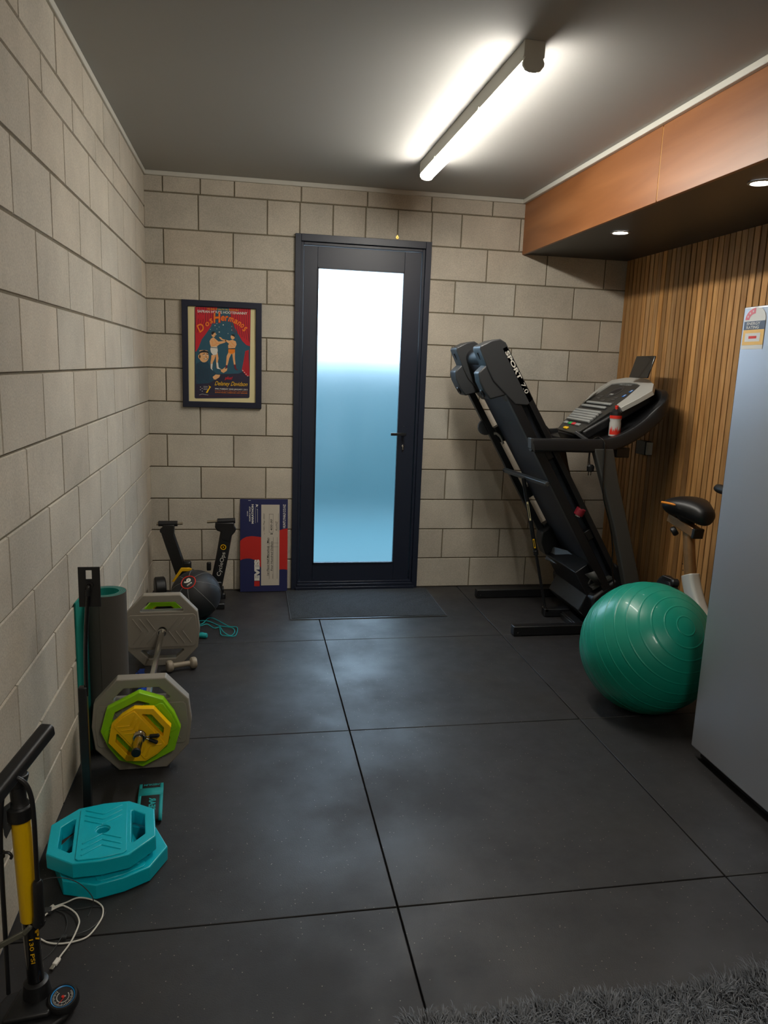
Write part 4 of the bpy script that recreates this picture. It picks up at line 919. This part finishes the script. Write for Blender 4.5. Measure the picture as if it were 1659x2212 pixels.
# base
for y in (-.990, -.290):
    MB().box((2.056, y, .006), (2.965, y+.050, .058)).build('base_rail', 'blackm', TM, bevel=.003)
    m = MB(); m.lathe([(0, 0), (.0035, 0), (.0035, .002), (0, .002)], (2.080, y-.0005, .024), (0, -1, 0), 10); m.build('rail_screw', 'chrome', TM)
    for xa in (2.062, 2.90): MB().box((xa, y+.004, 0), (xa+.038, y+.046, .008)).build('rubber_pad', 'matteblack', TM)
m = MB(); m.box((2.90, -.94, .006), (2.96, -.29, .058)); m.build('front_cross_member', 'blackm', TM, bevel=.003)
m = MB(); m.box((2.362, -.685, .006), (2.90, -.630, .052)); m.build('centre_rail', 'blackm', TM, bevel=.003)
m = MB(); m.prism([(2.462, -.70, .030), (2.520, -.70, .030), (2.505, -.955, .030), (2.455, -.955, .030)], (0, 0, .012)); m.box((2.455, -.95, .004), (2.515, -.70, .030)); m.build('side_step', 'alu_edge', TM, bevel=.002)
# uprights
for y0, y1 in ((-.990, -.936), (-.324, -.270)):
    m = MB(); m.prism([(x, y0, z) for x, z in ((2.438, 1.060), (2.552, 1.060), (2.600, .88), (2.700, .58), (2.795, .285), (2.880, .055), (2.770, .055), (2.700, .285), (2.600, .62), (2.520, .84))], (0, y1-y0, 0)); m.build('upright', 'upright', TM, bevel=.008, bseg=3)
# handrails sweeping up round the console
sech = [(-.024, -.030), (-.016, -.037), (.016, -.037), (.024, -.030), (.026, .020), (.018, .035), (-.018, .035), (-.026, .020)]
prof = [(2.085, 1.072), (2.25, 1.073), (2.44, 1.073), (2.55, 1.085), (2.66, 1.135), (2.755, 1.205), (2.825, 1.285)]
m = MB()
pthn = [(x, -.963, z) for x, z in prof]+[(2.865, -.90, 1.335), (2.880, -.80, 1.350), (2.885, -.63, 1.352), (2.880, -.46, 1.350), (2.865, -.36, 1.335)]+[(x, -.297, z) for x, z in prof[::-1]]
m.sweep(spline(pthn, 5), sech); m.build('handrail', 'blackp', TM, bevel=.004, smooth=45)
for y in (-.963, -.297):
    m = MB(); m.prism([(x, y-.0255, z) for x, z in ((2.075, 1.108), (2.092, 1.108), (2.104, 1.036), (2.098, 1.034), (2.080, 1.055))], (0, .051, 0)); m.build('grip_end', 'darkgrey', TM, bevel=.004)
# tray under the console
m = MB(); m.prism([(x, -.935, z) for x, z in ((2.43, 1.045), (2.55, 1.058), (2.66, 1.105), (2.76, 1.175), (2.86, 1.30), (2.84, 1.325), (2.74, 1.215), (2.65, 1.150), (2.55, 1.100), (2.43, 1.078))], (0, .61, 0)); m.build('console_tray', 'blackp', TM, bevel=.006)
# bottom cross brace seen beneath the rail
m = MB(); m.box((2.60, -.93, 1.005), (2.68, -.33, 1.06)); m.build('console_brace', 'blackp', TM, bevel=.006)
ka = Vector((1, 0, .64)).normalized(); kn = Vector((-ka.z, 0, ka.x)); KO = Vector((2.33, 0, 1.070))
def kp(a, y, h=0):
    a += .062; y += .108
    return Vector((KO.x+ka.x*a+kn.x*h, y, KO.z+ka.z*a+kn.z*h))
cb = [(.015, -.655), (.020, -.90), (.060, -.965), (.30, -1.0), (.48, -1.02), (.555, -.935), (.600, -.80), (.615, -.66), (.600, -.50), (.565, -.405), (.48, -.385), (.28, -.455), (.12, -.55), (.03, -.625)]
m = MB(); m.prism([kp(a, y, -.062) for a, y in [(a*.97+.01, -.70+(y+.70)*.86) for a, y in cb]], kn*.057); m.build('console_body', 'blackp', TM, bevel=.012, bseg=3)
silv = [(.300, -.985), (.400, -1.015), (.485, -1.027), (.552, -.935), (.598, -.803), (.614, -.66), (.604, -.52), (.572, -.400), (.489, -.386), (.390, -.430), (.303, -.495), (.325, -.475), (.40, -.455), (.53, -.455), (.548, -.56), (.553, -.66), (.548, -.75), (.530, -.822), (.40, -.880), (.325, -.895)]
m = MB(); m.prism([kp(a, y, -.012) for a, y in silv], kn*.026); m.build('silver_surround', 'silver', TM, bevel=.005, bseg=3)
m = MB(); m.prism([kp(a, y, -.006) for a, y in ((.30, -.47), (.535, -.455), (.552, -.56), (.557, -.66), (.552, -.76), (.532, -.83), (.30, -.915), (.06, -.925), (.03, -.90), (.035, -.65), (.12, -.575))], kn*.012); cpan = m.build('control_panel', 'darklcd', TM, bevel=.003)
hh = .0068
m = MB()
for rr in (.058, .046): m.lathe([(rr-.004, 0), (rr, 0), (rr, .0006), (rr-.004, .0006), (rr-.004, 0)], kp(.455, -.640, hh), kn, 40, 0)
m.build('display_ring', 'ring', cpan, smooth=0)
for a, y in ((.40, -.56), (.38, -.56), (.40, -.75), (.38, -.75), (.36, -.65), (.345, -.80)): MB().obox(kp(a, y, hh), (ka, Vector((0, 1, 0)), kn), (.007, .020, .0006), 0).build('display_key', 'ring', cpan, smooth=0)
MB().obox(kp(.43, -.64, hh), (ka, Vector((0, 1, 0)), kn), (.006, .022, .0006)).build('display_key', 'btn_grey', cpan, smooth=0)
for a, y in ((.475, -.800), (.425, -.805)):
    m = MB(); m.obox(kp(a, y, hh), (ka, Vector((0, 1, 0)), kn), (.012, .012, .0006), 0); m.obox(kp(a+.002, y-.002, hh+.0007), (ka, Vector((0, 1, 0)), kn), (.006, .004, .0003), 1); m.build('blue_sticker', ['stickerblue', 'whitep'], cpan, smooth=0)
MB().text('PRO-FORM', kp(.528, -.555, .0075), (0, -1, 0), ka, .15, .016, 0, .03, ext=0).build('brand_lettering', 'btn_grey', cpan, smooth=0)
for a in (.322, .284): m = MB(); m.obox(kp(a, -.675, .012), (ka, Vector((0, 1, 0)), kn), (.009, .155, .006)); m.build('button_bar', 'btn_grey', cpan, bevel=.004)
for i in range(5):
    a = .232-.023*i; m = MB(); m.obox(kp(a, -.70-.012*i, .013), (ka, Vector((0, 1, 0)), kn), (.009, .165-.004*i, .008)); m.build('fan_louvre', 'btn_grey', cpan, bevel=.004)
for a, y, mt_, w_ in ((.106, -.640, 'btn_grey', .024), (.105, -.703, 'btn_green', .020), (.105, -.748, 'btn_red', .020), (.104, -.808, 'btn_grey', .026), (.058, -.735, 'btn_yellow', .026)):
    m = MB(); m.obox(kp(a, y, .009), (ka, Vector((0, 1, 0)), kn), (.010, w_, .005)); m.build('control_button', mt_, cpan, bevel=.004)
m = MB(); m.bar((2.375, -.87, 1.138), (2.455, -.925, 1.078), .030, .020); m.build('pulse_grip', 'darkgrey', TM, bevel=.004)
m = MB(); m.bar((2.375, -.39, 1.138), (2.455, -.335, 1.078), .030, .020); m.build('pulse_grip', 'darkgrey', TM, bevel=.004)
# lettering on the near foot rail
m = MB(); m.text('SPORT', st(.020, .024, YN-.0003), dd, -nn_, .165, .022, 0, .03, ext=.0004); m.text('7.0', st(.210, .024, YN-.0003), dd, -nn_, .060, .021, 0, .0, ext=.0004); m.build('rail_lettering', 'whitep', near_rail, smooth=0)
# power cord thrown over the near handrail
cord = spline([(2.455, -.930, .93), (2.450, -.915, 1.00), (2.452, -.925, 1.09), (2.47, -.950, 1.116), (2.482, -.975, 1.112), (2.494, -.993, 1.09), (2.498, -.996, 1.02), (2.500, -.998, .93), (2.512, -1.000, .80), (2.560, -1.000, .66), (2.595, -1.000, .52), (2.600, -1.002, .40), (2.635, -1.004, .26), (2.70, -1.01, .12), (2.80, -1.02, .012), (2.90, -1.03, .006)], 5)
MB().tube(cord, .0042, 10).build('power_cord', 'blackg', TM)
m = MB(); m.tube([(2.455, -.930, .965), (2.455, -.93, .955), (2.455, -.93, .93), (2.455, -.93, .925)], [.012, .021, .019, .012], 18); m.build('plug', 'blackp', TM)
m = MB()
for o_ in (-.007, .007): m.box((2.452+o_, -.932, .905), (2.4545+o_, -.926, .927))
m.build('plug_pins', 'chrome', TM)

# tablet on the console
tb = MB(); c0_ = Vector((2.815, -.70, 1.452)); tu = Vector((.28, 0, .96)).normalized(); tn = Vector((-.96, 0, .28)).normalized()
tb.obox(c0_+tu*.055, (tu, Vector((0, 1, 0)), tn), (.065, .105, .005)); 
tag(tb.build('tablet', 'blackg', org=tuple(c0_), bevel=.004, bseg=3), 'black tablet propped upright on top of the treadmill console', 'tablet')
# bottle in tray
bt = thing('sports_bottle', 'red white and grey squeeze bottle standing in the treadmill tray', 'bottle', (2.590, -.905, 1.120))
bc = (2.590, -.905, 1.120)
MB().lathe([(0, 0), (.028, 0), (.031, .004), (.031, .075), (.029, .085), (.031, .095), (.031, .112), (0, .112)], bc, (0, 0, 1), 32).build('bottle_body', 'bottlegrey', bt)
MB().lathe([(.0315, .113), (.0315, .100), (.0316, .099), (.0322, .099), (.0322, .118), (.0315, .118)], bc, seg=32).build('red_collar', 'redline', bt, smooth=30)
m = MB(); vs = []
for k in range(19):
    a = radians(-175+k*9); zt = (.030, .052, .034, .060, .026, .044)[k % 6]
    vs += [Vector(bc)+Vector((.0315*cos(a), .0315*sin(a), .012)), Vector(bc)+Vector((.0315*cos(a), .0315*sin(a), zt))]
m.add(vs, [(2*k, 2*k+2, 2*k+3, 2*k+1) for k in range(18)]); m.build('red_print', 'redline', bt, smooth=30)
MB().lathe([(.032, .112), (.0325, .122), (.031, .134), (.020, .142), (.010, .146), (.009, .150), (0, .150)], bc, seg=32).build('bottle_cap', 'blackp', bt)
MB().lathe([(.008, .148), (.008, .160), (.0095, .162), (.009, .170), (0, .171)], bc, seg=20).build('spout', 'redline', bt)
# maroon roll hung on the deck
rc = st(1.000, .046, -.938)
m = MB(); ax = Vector((.65, -.55, -.5)).normalized()
m.lathe([(.016, -.020), (.026, -.020), (.027, -.016), (.026, -.012), (.027, -.008), (.026, -.004), (.027, 0), (.026, .004), (.027, .008), (.026, .012), (.027, .016), (.026, .020), (.016, .020), (.016, -.020)], rc, (.35, -.15, .92), 28, 0)
m.lathe([(.010, -.028), (.015, -.028), (.015, .014), (.010, .014), (.010, -.028)], rc, (.35, -.15, .92), 24, 1)
tag(m.build('spool', ['maroon', 'whitep'], org=tuple(rc)), 'small maroon spool with a white core wedged on the treadmill frame', 'spool')

# ================================================================ EXERCISE BALL
BC = Vector((2.323, -1.904, .2851)); BR = .285
pole = Vector((.1166, -.7775, .6179)).normalized(); prof = []
for k in range(0, 541):
    th = pi*k/540; dg_ = math.degrees(th); r = BR
    for side in (0, 1):
        d_ = dg_ if side == 0 else 180-dg_
        for g in [8.3+10.2*i for i in range(8)]:
            if abs(d_-g) < 1.3: r += .0017*math.exp(-((d_-g)/.40)**2)
        for g in (84.5, 87.0):
            if abs(d_-g) < 1.0: r += .0008*math.exp(-((d_-g)/.35)**2)
    prof.append((r*sin(th), r*cos(th)))
tag(MB().lathe(prof, BC, pole, 160).build('exercise_ball', 'teal', org=(BC.x, BC.y, 0), weld=True, smooth=60), 'large teal green ribbed exercise ball on the floor beside the fridge', 'exercise ball')

# ================================================================ FRIDGE
F = thing('fridge', 'tall silver fridge standing against the right wall nearest the camera', 'fridge', (2.66, -2.62, 0))
fy0, fy1 = -2.325, -3.02
MB().box((2.375, fy1, .05), (2.99, fy0-.006, 1.690)).build('cabinet', 'fridge_side', F, bevel=.006)
m = MB(); n = 10
sec = []
for k in range(n+1):
    t = k/n; y = fy0+(fy1-fy0)*t; sec.append((2.302-.006*sin(pi*t), y))
pts = sec+[(2.368, fy1), (2.368, fy0)]
m.prism([(x, y, .045) for x, y in pts], (0, 0, 1.655)); fdoor = m.build('door', 'steelblue', F, bevel=.006, bseg=3)
MB().box((2.368, fy1+.01, .06), (2.376, fy0-.01, 1.685)).build('door_seal', 'blackp', F)
MB().box((2.335, fy1+.01, .006), (2.97, fy0-.02, .050)).build('kickplate', 'blackp', F)
m = MB()
for x, y in ((2.40, -2.38), (2.93, -2.38), (2.40, -2.96), (2.93, -2.96)): m.cyl((x, y, 0), (x, y, .01), .02, 16)
m.build('levelling_feet', 'blackp', F)
# energy rating label
m = MB()
lx = lambda y: 2.302-.006*sin(pi*(y-fy0)/(fy1-fy0))-.0005
ly0, ly1 = -2.338, -2.452   # left, right
def lp_(u, v, l=0): y = ly0+(ly1-ly0)*u; return (lx(y)-.0003*l-.0006, y, 1.556+.142*v)
m.add([lp_(0, 0), lp_(1, 0), lp_(1, .70)]+[lp_(.5+.5*cos(a), .70+.29*sin(a)) for a in [pi*k/12 for k in range(1, 12)]]+[lp_(0, .70)], [list(range(15))], 0)
m.add([lp_(0, .46, 1), lp_(1, .46, 1), lp_(1, .66, 1), lp_(0, .66, 1)], [(0, 1, 2, 3)], 1)
m.add([lp_(0, .10, 1), lp_(1, .10, 1), lp_(1, .46, 1), lp_(0, .46, 1)], [(0, 1, 2, 3)], 2)
m.add([lp_(.12, .18, 2), lp_(.84, .18, 2), lp_(.84, .38, 2), lp_(.12, .38, 2)], [(0, 1, 2, 3)], 0)
m.add([lp_(.30, .25, 3), lp_(.68, .25, 3), lp_(.68, .31, 3), lp_(.30, .31, 3)], [(0, 1, 2, 3)], 4)
pk = [lp_(.5+.47*cos(a), .70+.27*sin(a), 1) for a in [pi*(.5+.5*k/8) for k in range(9)]]+[lp_(.5+.27*cos(a), .70+.14*sin(a), 1) for a in [pi*(1-.5*k/8) for k in range(9)]]
m.add(pk, [list(range(18))], 3)
for k in range(3):
    a = pi*(.60+.14*k); cu_, cv_ = .5+.37*cos(a), .70+.205*sin(a)
    m.add([lp_(cu_+(.05 if j % 2 == 0 else .02)*cos(pi*j/5), cv_+(.04 if j % 2 == 0 else .016)*sin(pi*j/5), 2) for j in range(10)], [list(range(10))], 0)
ex_ = Vector((-.0012, 0, 0)); m.text('ENERGY', Vector(lp_(.16, .57, 3))+ex_, (0, -1, 0), (0, 0, 1), .070, .010, 0, .02, ext=0); m.text('RATING', Vector(lp_(.16, .48, 3))+ex_, (0, -1, 0), (0, 0, 1), .065, .010, 0, .02, ext=0)
m.build('energy_label', ['clearp', 'slate', 'amber', 'pink', 'redline'], fdoor, smooth=0)

# ================================================================ EXERCISE BIKE (mostly behind the ball and the fridge)
E_ = thing('exercise_bike', 'silver exercise bike with black saddle between the slat wall and fridge', 'exercise bike', (2.72, -1.62, 0))
bxx = 2.72
# saddle: lofted cross sections along y, nose towards the camera side
m = MB(); secs = []
for yy, hw, zt, zb, dp in ((-1.372, .03, .835, .790, 0), (-1.382, .075, .858, .775, 0), (-1.41, .112, .872, .772, 0), (-1.455, .122, .884, .776, 0), (-1.51, .105, .888, .780, 0), (-1.56, .078, .883, .770, 0), (-1.605, .058, .872, .765, 0), (-1.64, .047, .855, .768, 0), (-1.655, .028, .830, .785, 0)):
    ring = []
    for k in range(16):
        a = 2*pi*k/16; x = hw*cos(a)*(1 if sin(a) > -.2 else .82); z = (zt+zb)/2+(zt-zb)/2*(abs(sin(a))**.75)*(1 if sin(a) > 0 else -1)
        ring.append((bxx+x, yy, z))
    secs.append(ring)
for r_ in secs: m.v += r_
for i in range(len(secs)-1):
    for k in range(16): m.f.append([i*16+k, i*16+(k+1) % 16, (i+1)*16+(k+1) % 16, (i+1)*16+k]); m.m.append(0); m.t.append((1, 1, 1))
m.f += [list(range(16)), [(len(secs)-1)*16+k for k in range(16)]]; m.m += [0, 0]; m.t += [(1, 1, 1)]*2
sad_ = m.build('saddle', 'blackp', E_, sub=2, smooth=60)
m = MB(); m.tube(spline([(bxx-.112, -1.425, .846), (bxx-.119, -1.455, .850), (bxx-.112, -1.495, .852), (bxx-.098, -1.525, .850)], 5), [.001]+[.0055]*13+[.004, .001], 8); m.build('saddle_stripe', 'orangestripe', sad_)
m = MB(); m.tube([(bxx, -1.49, .79), (bxx, -1.49, .76), (bxx, -1.49, .742)], [.060, .035, .026], 20); m.build('saddle_clamp', 'blackp', E_)
m = MB(); m.bar((bxx-.03, -1.39, .765), (bxx, -1.572, .722), .050, .046); m.build('saddle_slider', 'worn', E_, bevel=.005)
m = MB(); m.bar((bxx, -1.570, .7225), (bxx, -1.590, .7195), .053, .049); m.build('slider_cap', 'blackp', E_, bevel=.003)
m = MB(); m.lathe([(0, 0), (.020, 0), (.024, .008), (.024, .022), (.018, .028), (0, .028)], (bxx-.02, -1.435, .708), (-.6, .3, -.45), 20); m.build('slider_knob', 'blackp', E_)
m = MB(); m.sweep([(bxx, -1.505, .715), (bxx, -1.535, .60), (bxx, -1.575, .46)], [(x, y) for x, y in rrect(-.020, .020, -.030, .030, .014, 3)], side=(1, 0, 0)); m.build('seat_post', 'worn', E_, smooth=50)
for z, y in ((.555, -1.518), (.525, -1.527)): MB().lathe([(0, 0), (.004, 0), (.004, .0008), (0, .0008)], (bxx-.0205, y+.0, z), (-1, 0, 0), 10).build('post_hole', 'matteblack', E_)
m = MB(); m.sweep(spline([(bxx, -1.560, .512), (bxx, -1.585, .46), (bxx, -1.640, .385), (bxx, -1.73, .30), (bxx, -1.86, .235), (bxx, -2.00, .20)], 5), [(x, y) for x, y in rrect(-.030, .030, -.046, .046, .020, 4)], side=(1, 0, 0)); m.build('silver_frame', 'silver', E_, bevel=.004, smooth=50)
m = MB(); m.lathe([(0, 0), (.018, 0), (.022, .006), (.022, .03), (.016, .036), (0, .036)], (bxx-.030, -1.515, .455), (-1, .3, 0), 18); m.bar((bxx-.04, -1.50, .46), (bxx-.07, -1.44, .468), .022, .020); m.build('adjuster', 'blackp', E_, bevel=.003)
m = MB(); m.lathe([(0, -.020), (.085, -.020), (.098, -.010), (.098, .010), (.085, .020), (0, .020)], (bxx+.01, -1.36, .350), (1, 0, 0), 36); m.bar((bxx, -1.36, .30), (bxx, -1.60, .20), .05, .06); m.build('wheel_cover', 'blackp', E_)
m = MB(); m.lathe([(0, -.05), (.16, -.05), (.19, -.03), (.19, .03), (.16, .05), (0, .05)], (bxx+.03, -2.02, .26), (1, 0, 0), 40); m.build('drive_housing', 'silver', E_)
m = MB(); m.bar((bxx-.15, -1.40, .025), (bxx+.17, -1.40, .025), .05, .045); m.bar((bxx-.05, -2.24, .025), (bxx+.22, -2.24, .025), .05, .045); m.bar((bxx, -1.40, .045), (bxx, -1.75, .27), .04, .05); m.bar((bxx+.03, -2.24, .045), (bxx+.02, -2.10, .2), .04, .05); m.build('stabiliser', 'blackp', E_, bevel=.008)
m = MB(); m.tube(spline([(bxx+.03, -2.15, .38), (bxx+.04, -2.19, .70), (bxx+.04, -2.20, .96)], 5), .022, 18); m.build('handlebar_post', 'silver', E_)
for sx in (-1, 1):
    m = MB(); m.tube(spline([(bxx+.04, -2.20, .965), (bxx+.04+sx*.10, -2.16, .99), (bxx+.03+sx*.16, -2.0, .98), (bxx+.03+sx*.16, -1.92, .985), (bxx+.03+sx*.16, -1.87, .99)], 5), .013, 14)
    m.tube([(bxx+.03+sx*.16, -2.0, .985), (bxx+.03+sx*.16, -1.90, .99), (bxx+.03+sx*.16, -1.878, .991), (bxx+.03+sx*.16, -1.866, .991)], [.018, .020, .017, .008], 16); m.build('handlebar', 'blackp', E_)

# ================================================================ SHAGGY RUG
m = MB(); RX0, RX1, RY1, RY0 = .93, 3.0, -3.385, -4.35
m.box((RX0, RY0, .001), (RX1, RY1-.012, .012), 0)
rnd = random.Random(3)
def lump(x, y): return 1+.28*sin(x*9.1+y*14)*sin(x*4.3+1.1)+.34*min(1, max(0, (x-1.45)/.35))
def hair(x, y, ln, lean, az, wv):
    dx, dy = cos(az), sin(az); px_, py2 = -dy, dx; vs = []
    bend = rnd.uniform(-1, 1)*.012
    for h, o, ww in ((0, 0, 1), (.5, .20, 1), (.86, .55, .85), (1.0, .85, .6), (.93, 1.08, .2)):
        zz = .011+ln*h*(1-.45*lean); oo = ln*o*lean
        cxx = x+dx*oo+px_*bend*o; cyy = y+dy*oo+py2*bend*o
        vs += [(cxx-px_*wv*ww, cyy-py2*wv*ww, zz), (cxx+px_*wv*ww, cyy+py2*wv*ww, zz+.0004)]
    k = rnd.uniform(.6, 1.35)
    m.add(vs, [(0, 1, 3, 2), (2, 3, 5, 4), (4, 5, 7, 6), (6, 7, 9, 8)], 0, (k, k, k*1.03))
for t in range(3300):
    if t < 2500: y = RY1-.006-rnd.random()**1.15*.27
    else: y = RY1-.25-rnd.random()*.66
    x = rnd.uniform(RX0+.01, 2.30 if t < 2900 else 2.95); az0 = rnd.uniform(0, 2*pi) if y < RY1-.03 else rnd.uniform(.15*pi, .85*pi)
    l0 = rnd.uniform(.028, .044)*lump(x, y)*(.78 if x < 1.4 else 1.0); ln0 = rnd.uniform(.45, 1.0)
    for _ in range(9): hair(x+rnd.gauss(0, .007), y+rnd.gauss(0, .006), l0*rnd.uniform(.8, 1.15), min(1, max(.15, ln0+rnd.gauss(0, .12))), az0+rnd.gauss(0, .35), rnd.uniform(.0009, .0017))
ob = m.build('shaggy_rug', 'rug', org=(1.9, -3.9, 0), smooth=60, tone=True); tag(ob, 'charcoal grey shaggy rug with long pile on the floor nearest the camera', 'rug')
